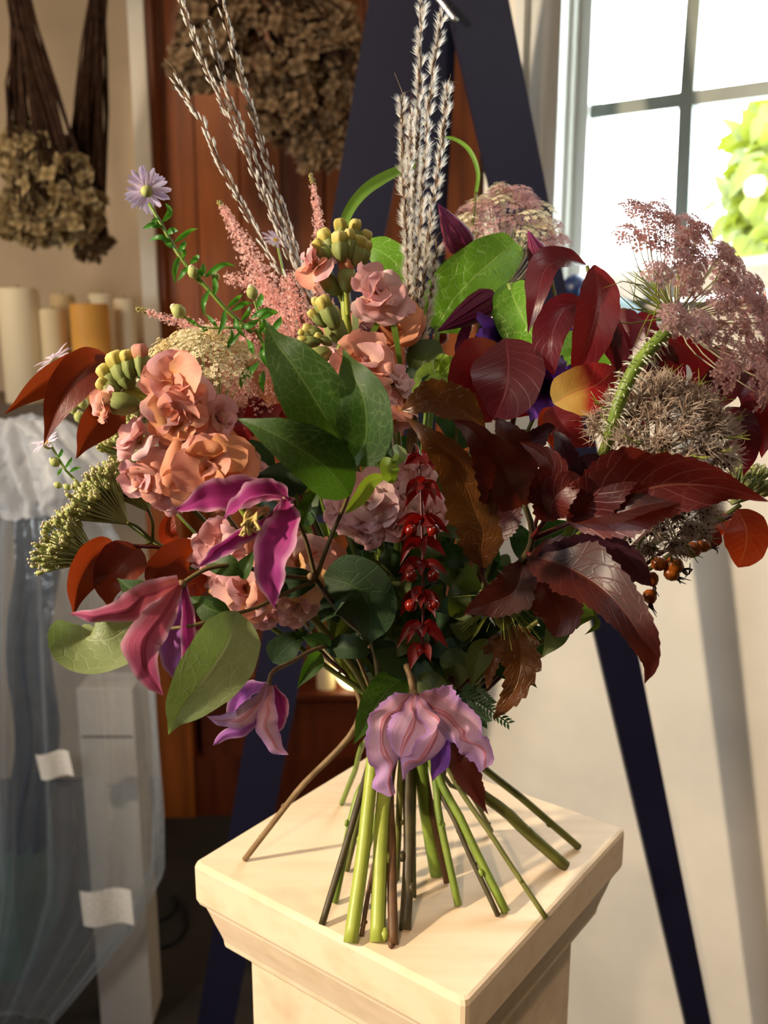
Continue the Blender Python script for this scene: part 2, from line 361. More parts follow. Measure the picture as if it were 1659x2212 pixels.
m_ = MB(); pbox(m_, 408, 1500, 900, 1512, YB-.10, .12); m_.build('shelf', M['wood_h'], dres, False)
m_ = MB(); pbox(m_, 436, 1514, 900, 1640, YB-.06, .03); m_.build('drawer_front', M['wood_dark'], dres, False)
m_ = MB(); pbox(m_, 408, 1640, 900, 1690, YB-.09, .09, z0=0); m_.build('plinth', M['wood_dark'], dres, False)
# door casing between alcove and dresser
m_ = MB(); pbox(m_, 300, 300, 333, 700, YB-.02, .17, z0=0, z1=2.5); struct(m_.build('trim_1', M['plaster'], smooth=False))

# ------------------------------------------------------------------ alcove shelf with candles
YS = 2.22
shelf_z = float(PY(100, 868, YS)[2])
m_ = MB(); m_.box((PY(-260, 868, YS)[0], YS-.07, shelf_z-.03), (PY(298, 868, YS)[0], 2.52, shelf_z)); sh_ = tag(m_.build('candle_shelf', plain('grey_shelf', '#6b5a48', .6), smooth=False, loc=(PY(20, 868, YS)[0], YS, shelf_z)), 'long grey brown shelf board carrying the row of pillar candles', 'shelf')
def wax(name, c, e=.0):
    k = NT(name); return k.done(k.pbr(srgb(c), .55, .35, **{'Subsurface Weight': .2, 'Subsurface Radius': (.02, .012, .006)}))
M['wax'] = wax('ivory_wax', '#efe0bf'); M['wax2'] = wax('pale_wax', '#e6d3ab'); M['wax3'] = wax('honey_wax', '#e3a64c'); M['wick'] = plain('wick', '#2a2018', .9)
def candle(x0, x1, yt, Y, mat, label, zb=None, yb=None):
    xm = (x0+x1)/2; zb = shelf_z if zb is None else zb; r = (x1-x0)/2*Y/math.cos(PITCH)/F*.97; c = PY(xm, yt, Y); h = c[2]-zb
    t = thing('pillar_candle', label, 'candle', (c[0], Y, zb), 'pillar candles')
    MB().lathe((c[0], Y, zb), (0, 0, 1), [(0, r*.97), (.004, r), (h-.006, r), (h-.001, r*.95), (h, r*.85), (h-.004, r*.3)], 28).build('wax_body', mat, t)
    MB().tube([(c[0], Y, zb+h-.006), (c[0]+.001, Y, zb+h+.008)], .0012, 5).build('wick', M['wick'], t)
candle(-4, 80, 622, 2.20, M['wax'], 'tallest ivory pillar candle at the left end of the shelf')
candle(84, 141, 667, 2.21, M['wax2'], 'short pale pillar candle between the tall ivory one and the honey one')
candle(108, 160, 636, 2.36, M['wax2'], 'pale pillar candle standing behind the short one and the honey one')
candle(152, 232, 656, 2.19, M['wax3'], 'wide honey yellow pillar candle in the middle of the shelf')
candle(192, 248, 634, 2.34, M['wax'], 'cream pillar candle half hidden behind the honey yellow candle')
candle(246, 291, 645, 2.26, M['wax'], 'slim cream pillar candle at the right end beside the white casing')
sz2 = float(PY(720, 1499, YB-.04)[2])
candle(682, 724, 1392, YB-.05, M['wax2'], 'beige pillar candle on the low dresser shelf under the bouquet', sz2)
k = NT('lit_glass'); e = k.n('Emission'); e.inputs[0].default_value = (1, .86, .45, 1); e.inputs[1].default_value = 3.2; M['lit'] = k.done(e.outputs[0])
gl = thing('globe_lamp', 'small glowing yellow globe lamp on the low dresser shelf under the bouquet', 'lamp', PY(766, 1499, YB-.06))
c = PY(766, 1448, YB-.06); MB().ball(c, .052, n=20, m=14).build('globe', M['lit'], gl)
MB().lathe((c[0], c[1], sz2), (0, 0, 1), [(0, .03), (.008, .03), (.012, .02), (c[2]-sz2-.04, .018)], 16).build('base', M['wood_dark'], gl)

# ------------------------------------------------------------------ bunches of dried flowers hanging head down
M['dry'] = petal_mat('dried_bract', '#7a6642', '#a48c62', '#cdb88c', trans=.25, rough=.8, streak='#4a3a26')
M['dry2'] = petal_mat('dried_bract_brown', '#543e2c', '#846a4c', '#b09474', trans=.25, rough=.8, streak='#35261a')
M['dry_stem'] = plain('dried_stem', '#4a3426', .9, .1, .2, 60, col2='#2a1c18')
zrail = 2.50
rl = MB().tube([(-1.71, 2.05, zrail), (.22, 2.05, zrail)], .012, 10).build('drying_rail', M['wood_dark'], loc=(-.5, 2.05, zrail)); tag(rl, 'dark wooden rail above the frame from which the dried bunches hang', 'rail')
def floret4(mb, p, r, rd):
    n_ = nrm([rd.gauss(0, 1), rd.gauss(-1.0, .7), rd.gauss(0, .8)]); a = nrm(np.cross(n_, [0, .2, 1])); b = np.cross(n_, a); ph = rd.random()*6
    for q in range(4):
        th = ph+q*PI/2; d = a*math.cos(th)+b*math.sin(th); s_ = np.cross(n_, d); z = n_*r*rd.uniform(-.1, .5)
        mb.add([p, p+d*r*.55-s_*r*.5+z*.6, p+d*r*1.05+z, p+d*r*.55+s_*r*.5+z*.5], [(0, 1, 2, 3)], [(0, .5), (.5, 0), (1, .5), (.5, 1)])
def bunch(name, label, Y, tie, blobs, stemtop, ns, n, r, m1, seed, spread):
    rd = random.Random(seed); t = thing(name, label, 'dried flowers', (PY(*tie, Y)[0], Y, zrail), 'bunches of dried flowers'); st = MB(); hd = MB()
    T = PY(*tie, Y)
    for i in range(ns):
        x, y, rx, ry = blobs[i % len(blobs)]; e = PY(x+rd.uniform(-1, 1)*rx*.7, y+rd.uniform(-1, 0)*ry*.6, Y+rd.uniform(-.06, .06))
        top = np.array([T[0]+rd.gauss(0, spread), Y+rd.gauss(0, .015), zrail+.01]); st.tube([top, (top+T)/2, T+rd.gauss(0, .008), (T*.45+e*.55)+rd.gauss(0, .006), e], .0026, 5, 9)
    st.build('stems', M['dry_stem'], t, stuff=True)
    for x, y, rx, ry in blobs:
        for i in range(n):
            a, b, c = rd.gauss(0, 1), rd.gauss(0, 1), rd.gauss(0, 1); l = math.sqrt(a*a+b*b+c*c); s_ = rd.uniform(.75, 1.05)
            p = PY(x+a/l*rx*s_, y+b/l*ry*s_, Y+c/l*s_*min(rx, ry)*Y/F*.8); floret4(hd, p, r*rd.uniform(.7, 1.3), rd)
    hd.build('flower_heads', m1, t, stuff=True, smooth=False); return t
b1 = bunch('dried_bunch', 'khaki bunch of dried hydrangea heads hanging above the candles at far left', 1.98, (40, -40), [(60, 330, 60, 70), (110, 400, 95, 85), (70, 470, 75, 60), (150, 455, 75, 70)], 0, 90, 170, .016, M['dry'], 1, .05)
bunch('dried_bunch', 'dark stemmed bunch of dried hydrangeas hanging between the alcove and its white casing', 2.10, (215, -90), [(170, 330, 30, 40), (195, 520, 50, 40)], 0, 110, 60, .015, M['dry2'], 2, .035)
bunch('dried_bunch', 'broad brown bunch of dried hydrangeas hanging in front of the wooden planks', 2.06, (560, -150), [(470, 60, 90, 90), (590, 110, 110, 100), (700, 70, 80, 90), (640, 230, 95, 80), (690, 310, 60, 55), (745, 190, 45, 110), (430, 130, 60, 70)], 0, 80, 190, .017, M['dry2'], 3, .05)

# ------------------------------------------------------------------ navy A frame easel
eas = thing('display_easel', 'tall navy black A frame easel standing behind the bouquet', 'easel', (.12, 1.35, 0))
def board(name, tl, tr, bl, br, dt, db, th, parent, mat):
    a = [P(*tl, dt), P(*tr, dt), P(*br, db), P(*bl, db)]; n_ = nrm(np.cross(a[1]-a[0], a[3]-a[0]))
    if np.dot(n_, FW) < 0: n_ = -n_
    m_ = MB(); m_.prism(a, n_*th); return m_.build(name, mat, parent, False)
board('leg', (906, -250), (1050, -250), (1568, 2580), (1610, 2580), 1.12, 1.45, .02, eas, M['navy'])
board('leg', (838, -250), (976, -250), (394, 2402), (470, 2402), 1.14, 1.60, .02, eas, M['navy'])
board('rear_leg', (905, -250), (1002, -250), (838, 2056), (884, 2056), 1.22, 2.0, .02, eas, M['navy'])
m_ = MB(); m_.tube([P(943, -8, 1.135), P(986, 47, 1.135)], .0035, 6); m_.build('plate_edge_glint', plain('steel', '#c9c9c9', .3, .5, metal=1.), eas)  # thin bright strip standing in for the highlight on a metal edge

# ------------------------------------------------------------------ pedestal
PC = np.array([.0250, .6443]); S2 = .12; PA = 3.2823
M['ped'] = None
k = NT('whitewashed_wood'); v = k.coord(); n1 = k.noise(v, 14, 5); n2 = k.noise(k.mapv(v, (6, 60, 60)), 1.2, 5); n3 = k.noise(v, 5, 3)
c_ = k.mix(k.ramp(n2, [(.45, (0, 0, 0)), (.75, (.5, .5, .5))]), srgb('#e6d0b2'), srgb('#cdb28c')); c_ = k.mix(k.ramp(n1, [(.62, (0, 0, 0)), (.78, (.55, .55, .55))]), c_, srgb('#b8a184'))
M['ped'] = k.done(k.pbr(c_, .5, .35, k.bump(n2, .12, .002)))
ped = thing('pedestal', 'square cream painted wooden pedestal with moulded cap under the bouquet', 'pedestal', (PC[0], PC[1], 0))
def rings(mb, pr_, ch=.0):
    g = []
    for z, hw in pr_:
        c4 = []
        for q in range(4):
            a = PA+q*PI/2; cx, cy = math.cos(a), math.sin(a); 
            a0 = np.array([math.cos(a), math.sin(a)])*hw*math.sqrt(2); nx = np.array([-math.sin(a), math.cos(a)])
            tb = .004
            e1 = nrm(np.array([math.cos(a-PI*3/4), math.sin(a-PI*3/4)])); e2 = nrm(np.array([math.cos(a+PI*3/4), math.sin(a+PI*3/4)]))
            c4 += [np.r_[PC+a0+e1*tb, z], np.r_[PC+a0+(e1+e2)*tb*.3, z], np.r_[PC+a0+e2*tb, z]]
        g.append(c4)
    g = np.array(g); b = mb.n; mb.grid(g, np.zeros(g.shape[:2]+(2,)), True); n_ = g.shape[1]
    mb.f += [tuple(b+j for j in range(n_)), tuple(b+(len(pr_)-1)*n_+j for j in range(n_))[::-1]]; return mb
T = TOPZ
m_ = rings(MB(), [(T, S2-.003), (T-.001, S2-.001), (T-.004, S2), (T-.031, S2), (T-.034, S2-.001), (T-.036, S2-.004), (T-.037, S2-.01)]); m_.build('cap', M['ped'], ped, False)
m_ = rings(MB(), [(T-.0365, .1150), (T-.040, .1148), (T-.046, .1130), (T-.054, .1108), (T-.061, .1086), (T-.068, .1066), (T-.0725, .1062), (T-.073, .1050), (T-.079, .0995), (T-.086, .0938), (T-.090, .0915)]); m_.build('moulding', M['ped'], ped, False)
m_ = rings(MB(), [(T-.089, .092), (.06, .092), (.0, .092)]); m_.build('column', M['ped'], ped, False)
m_ = rings(MB(), [(.0, S2-.008), (.05, S2-.008), (.062, S2-.026)]); m_.build('base', M['ped'], ped, False)
for q in (1, 2):
    a = PA+q*PI/2+PI/4-PI/2; nx = np.r_[math.cos(a), math.sin(a), 0]; tx = np.r_[-nx[1], nx[0], 0]; o = np.r_[PC, 0]+nx*.0915
    m_ = MB()
    for x0, x1, z0, z1 in ((-.062, .062, T-.165, T-.157), (-.062, -.054, .10, T-.165), (.054, .062, .10, T-.165), (-.062, .062, .092, .10)):
        m_.prism([o+tx*x0+np.r_[0, 0, z0], o+tx*x1+np.r_[0, 0, z0], o+tx*x1+np.r_[0, 0, z1], o+tx*x0+np.r_[0, 0, z1]], nx*.006)
    m_.build('panel_moulding', M['ped'], ped, False)

# ------------------------------------------------------------------ clear plastic sack at left with boxes inside
k = NT('clear_plastic'); nz = k.noise(k.coord(), 30, 4); bp = k.bump(nz, .5, .01)
gl_ = k.n('BsdfGlossy'); gl_.inputs[0].default_value = (.9, .95, 1, 1); gl_.inputs[1].default_value = .18; k.put(gl_.inputs['Normal'], bp)
tl_ = k.mixs(.5, k.trans((.75, .84, .95, 1)), k.pbr((.75, .83, .92, 1), .4, .5, bp)); tr_ = k.n('BsdfTransparent'); tr_.inputs[0].default_value = (.96, .98, 1, 1)
lw = k.n('LayerWeight'); lw.inputs[0].default_value = .35
mk = k.ramp(lw.outputs[1], [(.2, (.20, .20, .20)), (.9, (.70, .70, .70))])
M['plastic'] = k.done(k.mixs(mk, tr_.outputs[0], k.mixs(.35, tl_, gl_.outputs[0])))
YP = 1.52
sack = thing('plastic_sack', 'tall gathered clear plastic sack standing on the floor at the left', 'plastic bag', (PY(150, 1800, YP)[0], YP, 0))
rows = [(2290, -120, 120), (2212, -60, 110), (2150, -40, 165), (2000, -20, 285), (1880, -10, 346), (1750, -10, 348), (1500, -10, 332), (1300, -5, 300), (1180, 0, 262), (1110, 5, 222), (1085, 20, 190)]
def lobes(rows, Y, nth, seed, amp, dep):
    rd = random.Random(seed); g = []; uv = []; phs = [(rd.randint(5, 9), rd.random()*6, 1.), (rd.randint(11, 17), rd.random()*6, .6), (rd.randint(21, 30), rd.random()*6, .35)]
    n = len(rows)*5; yy = np.interp(np.linspace(0, 1, n), np.linspace(0, 1, len(rows)), [r[0] for r in rows])
    for i in range(n):
        y = yy[i]; x0 = np.interp(-y, [-r[0] for r in rows], [r[1] for r in rows]); x1 = np.interp(-y, [-r[0] for r in rows], [r[2] for r in rows])
        a, b = PY(x0, y, Y), PY(x1, y, Y); c = (a+b)/2; r_ = (b[0]-a[0])/2; row = []; ru = []
        for j in range(nth):
            th = 2*PI*j/nth; w_ = sum(q*math.sin(f*th+p+.5*math.sin(i*.23+f)) for f, p, q in phs)*amp
            row.append([c[0]+math.cos(th)*r_*(1+w_), Y+math.sin(th)*r_*dep*(1+w_*1.5), max(.002, c[2])]); ru.append((j/nth, i/n))
        g.append(row); uv.append(ru)
    return np.array(g), np.array(uv)
m_ = MB(); g, uv = lobes(rows, YP, 110, 3, .05, .55); m_.grid(g, uv, True); m_.build('sack_body', M['plastic'], sack)
k = NT('crinkled_plastic'); nz = k.noise(k.coord(), 22, 5); bp = k.bump(nz, .9, .02)
M['crinkle'] = k.done(k.mixs(.72, k.n('BsdfTransparent').outputs[0], k.mixs(.35, k.pbr((.93, .95, .98, 1), .2, .7, bp), k.trans((.85, .9, .97, 1), bp))))
rows2 = [(1104, 5, 214), (1088, 0, 212), (1060, -20, 226), (1020, -34, 222), (980, -40, 205), (945, -38, 176), (915, -30, 140), (900, -10, 100), (905, 20, 70)]
m_ = MB(); g, uv = lobes(rows2, YP, 170, 8, .12, .7)
for i in range(g.shape[0]):
    for j in range(g.shape[1]):
        g[i, j] += np.array(mnoise.noise_vector(Vector(g[i, j])*34))*.006+np.array(mnoise.noise_vector(Vector(g[i, j])*80))*.0035
m_.grid(g, uv, True); m_.build('gathered_top', M['crinkle'], sack)
M['paper'] = plain('white_card', '#b5ada3', .7, .3, .05, 10)
M['dkblue'] = plain('dark_blue_cloth', '#1d3350', .8, .2, .2, 12)
def sticker(x, y, w_, h, tilt, lab, Y):
    c = PY(x, y, Y); k = NT('printed_label'); uv = k.coord('UV'); s_ = k.n('SeparateXYZ'); k.put(s_.inputs[0], uv)
    li = k.math('GREATER_THAN', k.math('FRACT', k.math('MULTIPLY', s_.outputs[1], 9)), .55); nn = k.math('GREATER_THAN', k.noise(k.mapv(uv, (14, 9, 1)), 1.5, 1), .48); bl = k.math('LESS_THAN', s_.outputs[0], .8)
    mt = k.done(k.pbr(k.mix(k.math('MULTIPLY', k.math('MULTIPLY', li, nn), k.math('MULTIPLY', bl, .35)), srgb('#d8d3cc'), srgb('#6b6862')), .5))
    a = R(tilt); dx = np.array([math.cos(a), 0, math.sin(a)]); dz = np.array([-math.sin(a), 0, math.cos(a)]); q = Y/F*.98
    m_ = MB(); g = np.array([[c+dx*w_*q*(i/8-.5)+dz*h*q*(j/3-.5)+np.array([0, -.006*math.sin(i/8*7), 0]) for i in range(9)] for j in range(4)]); uvg = np.array([[(i/8, j/3) for i in range(9)] for j in range(4)])
    m_.grid(g, uvg); m_.build('printed_sticker', mt, sack, label=lab)
sticker(119, 1652, 82, 66, 8, 'white printed sticker high on the sack', YP-.11)
sticker(232, 1960, 128, 98, 2, 'large creased white sticker low on the sack', YP-.105)
bx = thing('cardboard_box', 'upright pale cardboard box standing inside the clear plastic sack', 'box', (PY(225, 1800, YP+.03)[0], YP+.03, 0))
a = PY(165, 1490, YP+.02); b = PY(285, 1490, YP+.02)
MB().box((a[0], YP+.02, 0.004), (b[0], YP+.10, a[2])).build('carton', M['paper'], bx, False)
m_ = MB(); m_.box((a[0]+.004, YP+.017, a[2]-.09), (b[0]-.004, YP+.02, a[2]-.088)); m_.build('lid_seam', M['dry_stem'], bx, False)
fd = MB(); g = []
for i in range(16):
    row = []
    for j in range(30):
        p = PY(12+i*6.5, 1090+j*26, YP+.05); row.append([p[0]+.01*math.sin(j*.4), YP+.06+.02*math.sin(i*1.3+j*.1), max(.003, p[2])])
    g.append(row)
fd.grid(np.array(g), np.zeros((16, 30, 2))); tag(fd.build('folded_cloth', M['dkblue'], loc=(PY(60, 1500, YP)[0], YP+.06, 0)), 'dark blue folded cloth hanging inside the clear plastic sack', 'cloth')
# black cord looped on the floor, green crate corner
pts = [PZ(x, y, .006) for x, y in [(300, 1985), (330, 2040), (375, 2035), (400, 2000), (392, 1955), (372, 1935), (378, 1960), (350, 1985), (315, 1975), (302, 1950)]]
tag(MB().tube(pts, .0045, 7, 50).build('power_cord', plain('black_rubber', '#0c0b0b', .5), loc=pts[0]), 'black cord lying in a loose loop on the dark floor', 'cord')
cr = thing('plastic_crate', 'green plastic crate with a raised rim at the far left edge', 'crate', (PY(-30, 1900, 1.66)[0], 1.66, 0)); mg = plain('green_plastic', '#0f5a44', .4)
x1 = PY(26, 1830, 1.66)[0]; zt = PY(10, 1812, 1.66)[2]
for a, b, nm in (((x1-.3, 1.66, .004), (x1-.004, 1.672, zt-.01), 'side_panel'), ((x1-.016, 1.672, .004), (x1-.004, 1.88, zt-.01), 'side_panel'), ((x1-.3, 1.652, zt-.012), (x1+.004, 1.68, zt), 'rim'), ((x1-.022, 1.68, zt-.012), (x1+.004, 1.89, zt), 'rim')):
    MB().box(a, b).build(nm, mg, cr, False)
# pale blue plastic tube under the window
bt = thing('plastic_tube', 'pale blue plastic tube with dark rounded end leaning below the window', 'tube', PW(1380, 700, .05))
MB().tube([PW(1330, 660, .05), PW(1372, 690, .05), PW(1425, 735, .04)], [.016, .019, .019], 12).build('sleeve', plain('pale_blue_plastic', '#a9cfe0', .3), bt)
MB().ball(PW(1243, 622, .045), .022, n=14, m=10).build('end_cap', plain('dark_blue_plastic', '#1b2b52', .35), bt)
MB().tube([PW(1243, 622, .045), PW(1290, 640, .05), PW(1332, 662, .05)], [.016, .012, .016], 12).build('tube_neck', plain('blue_plastic', '#33558a', .35), bt)

# ================================================================== BOUQUET: materials
LM = leaf_mat
M['clem_leaf'] = LM('clematis_leaf', '#2c4814', '#223a12', '#76904a', '#5a8a1c', .30, .5, 9, .34, 0, .5, .16, spec=.3)
M['clem_pale_sheen'] = LM('clematis_leaf_pale_sheen', '#8c9a6a', '#7a8a58', '#b4c098', '#8ab04a', .30, .5, 9, .25, 0, .5, .4)  # pale green, whitened to paint in the daylight sheen on the left leaves
M['leaf_lit'] = LM('thin_green_leaf', '#4e7a24', '#3f6a1e', '#a8cc60', '#86b828', .55, .4, 8, .7, 0, .8, .5)
M['leaf_dark'] = LM('shaded_green_leaf', '#213a16', '#1a2e14', '#3a5426', '#2c4e12', .18, .7, 6, .35, 0, .5, .3)  # green taken down to put the bouquet's inner shade into the colour
M['leaf_olive'] = LM('olive_leaf', '#4a5622', '#3a461c', '#66723a', '#5e6c18', .25, .65, 5, .2, .15, .5, .3)
M['leaf_lime'] = LM('lime_leaf', '#7f9a30', '#6a8a28', '#b0c260', '#a0c030', .4, .45, 5, .3, .2, .6, .3)
M['leaf_small'] = LM('aster_leaf', '#3f7a22', '#2f6320', '#6aa040', '#62a828', .35, .4, 4, .0, 0, .5, .1)
M['rust'] = LM('rust_red_leaf', '#702a14', '#56180e', '#8a4024', '#a03c10', .34, .42, 5, .12, .12, .4, .25)
M['burg'] = LM('burgundy_leaf', '#4a161e', '#3a101a', '#804048', '#841a22', .38, .35, 5, .06, .22, .5, .25)
M['burg_red'] = LM('crimson_leaf', '#6e141a', '#52101c', '#8a3630', '#8e1816', .34, .35, 5, .06, .2, .5, .25)
M['burg_yel'] = LM('turning_leaf', '#a02020', '#a02020', '#d07850', None, .45, .38, 4, .15, .2, .6, .25, grad=[(.0, '#d0b060'), (.38, '#c89848'), (.55, '#b8202a'), (1, '#7a1420')])
M['burg_or'] = LM('orange_red_leaf', '#8a2a14', '#6a1c12', '#c07838', '#c03c10', .4, .38, 4, .1, .25, .6, .25)
M['nine'] = LM('ninebark_leaf', '#4a1c14', '#2a1014', '#6a3024', '#7a2812', .26, .42, 6, .18, .35, .6, .28, spec=.5)
M['nine_br'] = LM('ninebark_brown_leaf', '#5c3416', '#4a2814', '#8a5a2c', '#84501c', .34, .35, 6, .3, .4, .6, .6, nscale=70)
M['nine_pu'] = LM('ninebark_purple_leaf', '#3c1e2a', '#2e1620', '#5c3a44', '#5c2028', .22, .4, 6, .18, .35, .6, .28, spec=.5)
M['nine_red'] = LM('ninebark_red_leaf', '#5e1c18', '#451416', '#96584a', '#a02c18', .34, .42, 5, .15, .5, .8, .28, spec=.5)
M['stem_green'] = plain('green_stem', '#7f9438', .45, .4, .15, 40, .2, col2='#5f7a2c')
M['stem_lime'] = plain('pale_green_stem', '#a3ad48', .4, .4, .12, 40, .25, col2='#869a3c')
M['stem_olive'] = plain('olive_stem', '#6a6a2c', .5, .4, .2, 40, .25, col2='#4f5424')
M['stem_brown'] = plain('brown_stem', '#6b4a28', .55, .4, .2, 60, .3, col2='#4a3420')
M['stem_dark'] = plain('dark_stem', '#4a4424', .5, .4, .2, 60, .3, col2='#33281c')
M['stem_tan'] = plain('tan_vine_stem', '#8d7350', .6, .3, .15, 80, .3, col2='#6d5638')
M['stem_vine'] = plain('olive_vine_stem', '#6f6238', .6, .3, .15, 80, .3, col2='#5a4a2c')
M['stem_red'] = plain('red_stem', '#5a1c18', .4, .4, .15, 60, .2, col2='#401418')
PM = petal_mat
M['pt_pink'] = PM('stock_pink', '#ecd09c', '#eebeb0', '#e6b4ba', streak='#d8949a', st_amt=.25, trans=.35)
M['pt_peach'] = PM('stock_peach', '#e8b858', '#efb698', '#eba898', streak='#dd8e78', st_amt=.25, trans=.35)
M['pt_apri'] = PM('stock_apricot', '#e4ac50', '#edb27c', '#eaa280', streak='#de9060', st_amt=.25, trans=.35)
M['pt_pale'] = PM('stock_pale', '#ecd8a8', '#eed0c4', '#e2bcc0', streak='#d8a8b0', st_amt=.25, trans=.35)
M['pt_yel'] = PM('stock_yellow', '#c8b040', '#e8c070', '#e8b48c', streak='#e0c060', st_amt=.25, trans=.35)
M['bud_green'] = PM('bud_sepal', '#6d7a3c', '#8d9a58', '#9aa464', streak='#7a6a44', st_amt=.4, trans=.15)
M['bud_yel'] = PM('bud_tip_yellow', '#b8aa50', '#d4c66c', '#e8de96', trans=.3)
M['bud_pink'] = PM('bud_tip_pink', '#dca070', '#e2a48c', '#dc98a0', trans=.3)
M['cl_mag'] = PM('clematis_magenta', '#8a2a58', '#a8307c', '#b04490', edge='#d6a2bc', streak='#7a1c5c', st_amt=.4, trans=.4)
M['cl_out'] = PM('clematis_outer', '#b86058', '#b8546c', '#c05c88', edge='#d09cb0', streak='#983c58', st_amt=.4, trans=.35, stripes='#8e2a48')
M['cl_vio'] = PM('clematis_violet', '#9a4c8c', '#9850a8', '#a464b4', edge='#c8a0c8', streak='#7c3a94', st_amt=.35, trans=.4)
M['cl_pale'] = PM('clematis_faded', '#bc7c90', '#cda2bc', '#b890c6', edge='#b488cc', streak='#ecd4de', st_amt=.28, trans=.35, stripes='#b85860', bump=.5)
M['cl_bud'] = PM('clematis_bud', '#5a1c38', '#6e2440', '#7c3050', streak='#8a4458', st_amt=.4, trans=.2, edge='#4a1a3c')
M['cl_purple'] = PM('clematis_purple', '#4a1a70', '#5a2486', '#7a48a8', streak='#3c1466', st_amt=.4, trans=.5)
M['stamen'] = plain('stamen', '#d8c078', .6, .3, .1, 200)
M['ast_pink'] = PM('astilbe_pink', '#f2b4ac', '#f4c0b8', '#f8d4ca', trans=.4)
M['ast_green'] = plain('astilbe_bud', '#a8a060', .7, .2, .15, 200)
M['umb_cream'] = PM('umbel_cream', '#e4d6a8', '#f0e6c0', '#f6f0d8', trans=.35)
M['umb_tan'] = PM('umbel_tan', '#dcc48c', '#e6d2a0', '#eedcb0', trans=.3)
M['umb_pink'] = PM('umbel_dusky_pink', '#b48484', '#c49a98', '#d4b0b0', trans=.4)
M['umb_rose'] = PM('umbel_rose', '#96605e', '#b98682', '#d4aaa2', trans=.4)
M['umb_stem'] = plain('umbel_ray', '#a4aa72', .6, .3, .12, 80, col2='#8c9660')
M['umb_ray_pale'] = plain('umbel_ray_pale', '#b8b090', .6, .3, .12, 80, col2='#989478')
M['nest'] = plain('nest_thread', '#b49c88', .7, .3, .2, 120, col2='#d8c8b8')
M['nest_core'] = plain('nest_seed', '#5a4030', .8, .2, .2, 200)
M['yar_green'] = plain('yarrow_involucre', '#b4ba76', .6, .3, .15, 150, col2='#949c58')
M['yar_tip'] = PM('yarrow_tip', '#d8c890', '#e8dcb4', '#f0ead0', trans=.3)
M['daisy'] = PM('aster_lilac', '#f4e8f2', '#eee0f4', '#e2d2f0', trans=.45)
M['daisy_disc'] = plain('aster_disc', '#d8b040', .7, .2, .2, 300)
M['hip'] = plain('rose_hip', '#b03014', .25, .5, .1, 90, col2='#8a2410')
M['hip_or'] = plain('rose_hip_orange', '#b0601c', .3, .5, .15, 90, col2='#8a3c14')
M['hip_tip'] = plain('hip_calyx', '#2a1810', .8)
M['bract'] = LM('red_bract', '#6a100e', '#4c0a0c', '#84221a', '#9a1008', .3, .4, 4, .0, .1, .4, .2)
M['berry'] = plain('red_berry', '#7a1408', .2, .6, .1, 90)
M['spk'] = PM('grass_spikelet', '#4c3830', '#86694f', '#e6d8c4', trans=.2, streak='#2c1c18', st_amt=.4)
M['spk_l'] = PM('grass_spikelet_light', '#a08c74', '#eae0d0', '#ffffff', trans=.25, streak='#3c2c20', st_amt=.4)
k = NT('grass_silk'); M['silk'] = k.done(k.mixs(.6, k.pbr((.9, .88, .84, 1), .4, .4), k.trans((.95, .94, .9, 1))))
M['hair'] = plain('stem_hair', '#e8ead8', .5, .3, .02, 50)
M['blade'] = LM('grass_blade', '#6a8a34', '#587a2c', '#8aa850', '#7ca030', .35, .4, 3, 0, 0, .3, .1)
M['thread'] = plain('green_thread', '#8a9438', .5, .3, .1, 80)
M['nig'] = plain('seed_pod', '#7a7a28', .5, .3, .2, 120, col2='#5c5a20')
M['fern'] = LM('fern_green', '#2c5230', '#244628', '#3c6038', '#3c6a2c', .25, .5, 3, 0, 0, .3, .1)

# ------------------------------------------------------------------ stems: from each head through the binding to the pedestal top
ZB = TOPZ+.0012
BOT = {  # bottom stems: pixels from the binding down to the cut end, radius in pixels, material
 1: ([(780, 1530), (640, 1712), (528, 1857)], 6.5, 'stem_tan'), 2: ([(812, 1580), (765, 1765), (695, 1998)], 7, 'stem_dark'),
 3: ([(806, 1590), (768, 1735), (722, 1950)], 8, 'stem_green'), 4: ([(806, 1545), (790, 1790), (757, 2037)], 13.5, 'stem_lime'),
 5: ([(836, 1600), (824, 1790), (815, 2035)], 14.5, 'stem_lime'), 6: ([(852, 1640), (846, 1840), (850, 2040)], 10, 'stem_brown'),
 7: ([(888, 1630), (884, 1840), (875, 2008)], 12, 'stem_dark'), 8: ([(904, 1600), (920, 1745), (944, 1890)], 15, 'stem_green'),
 9: ([(924, 1630), (950, 1770), (990, 1956)], 7.5, 'stem_green'), 10: ([(936, 1610), (1003, 1785), (1093, 1970)], 9, 'stem_olive'),
 11: ([(944, 1640), (990, 1790), (1076, 1978)], 5.5, 'stem_brown'), 12: ([(955, 1630), (1075, 1825), (1180, 1984)], 5.5, 'stem_olive'),
 13: ([(985, 1620), (1105, 1765), (1222, 1872)], 12, 'stem_olive'), 14: ([(1000, 1610), (1140, 1735), (1250, 1830)], 8, 'stem_olive'),
 15: ([(914, 1650), (938, 1780), (965, 1907)], 6.5, 'stem_tan'), 16: ([(893, 1650), (892, 1790), (893, 1938)], 6, 'stem_olive'),
 17: ([(846, 1700), (803, 1890), (781, 2022)], 4.5, 'stem_tan'), 18: ([(962, 1640), (1020, 1720), (1062, 1795)], 5, 'stem_green'),
 19: ([(800, 1590), (765, 1670), (738, 1736)], 6, 'stem_green'), 20: ([(838, 1640), (815, 1760), (790, 1850)], 6, 'stem_green'),
 21: ([(868, 1640), (862, 1760), (856, 1900)], 7, 'stem_olive'), 22: ([(820, 1600), (782, 1740), (748, 1880)], 7, 'stem_olive'),
}
DB = .672
rs = random.Random(77)
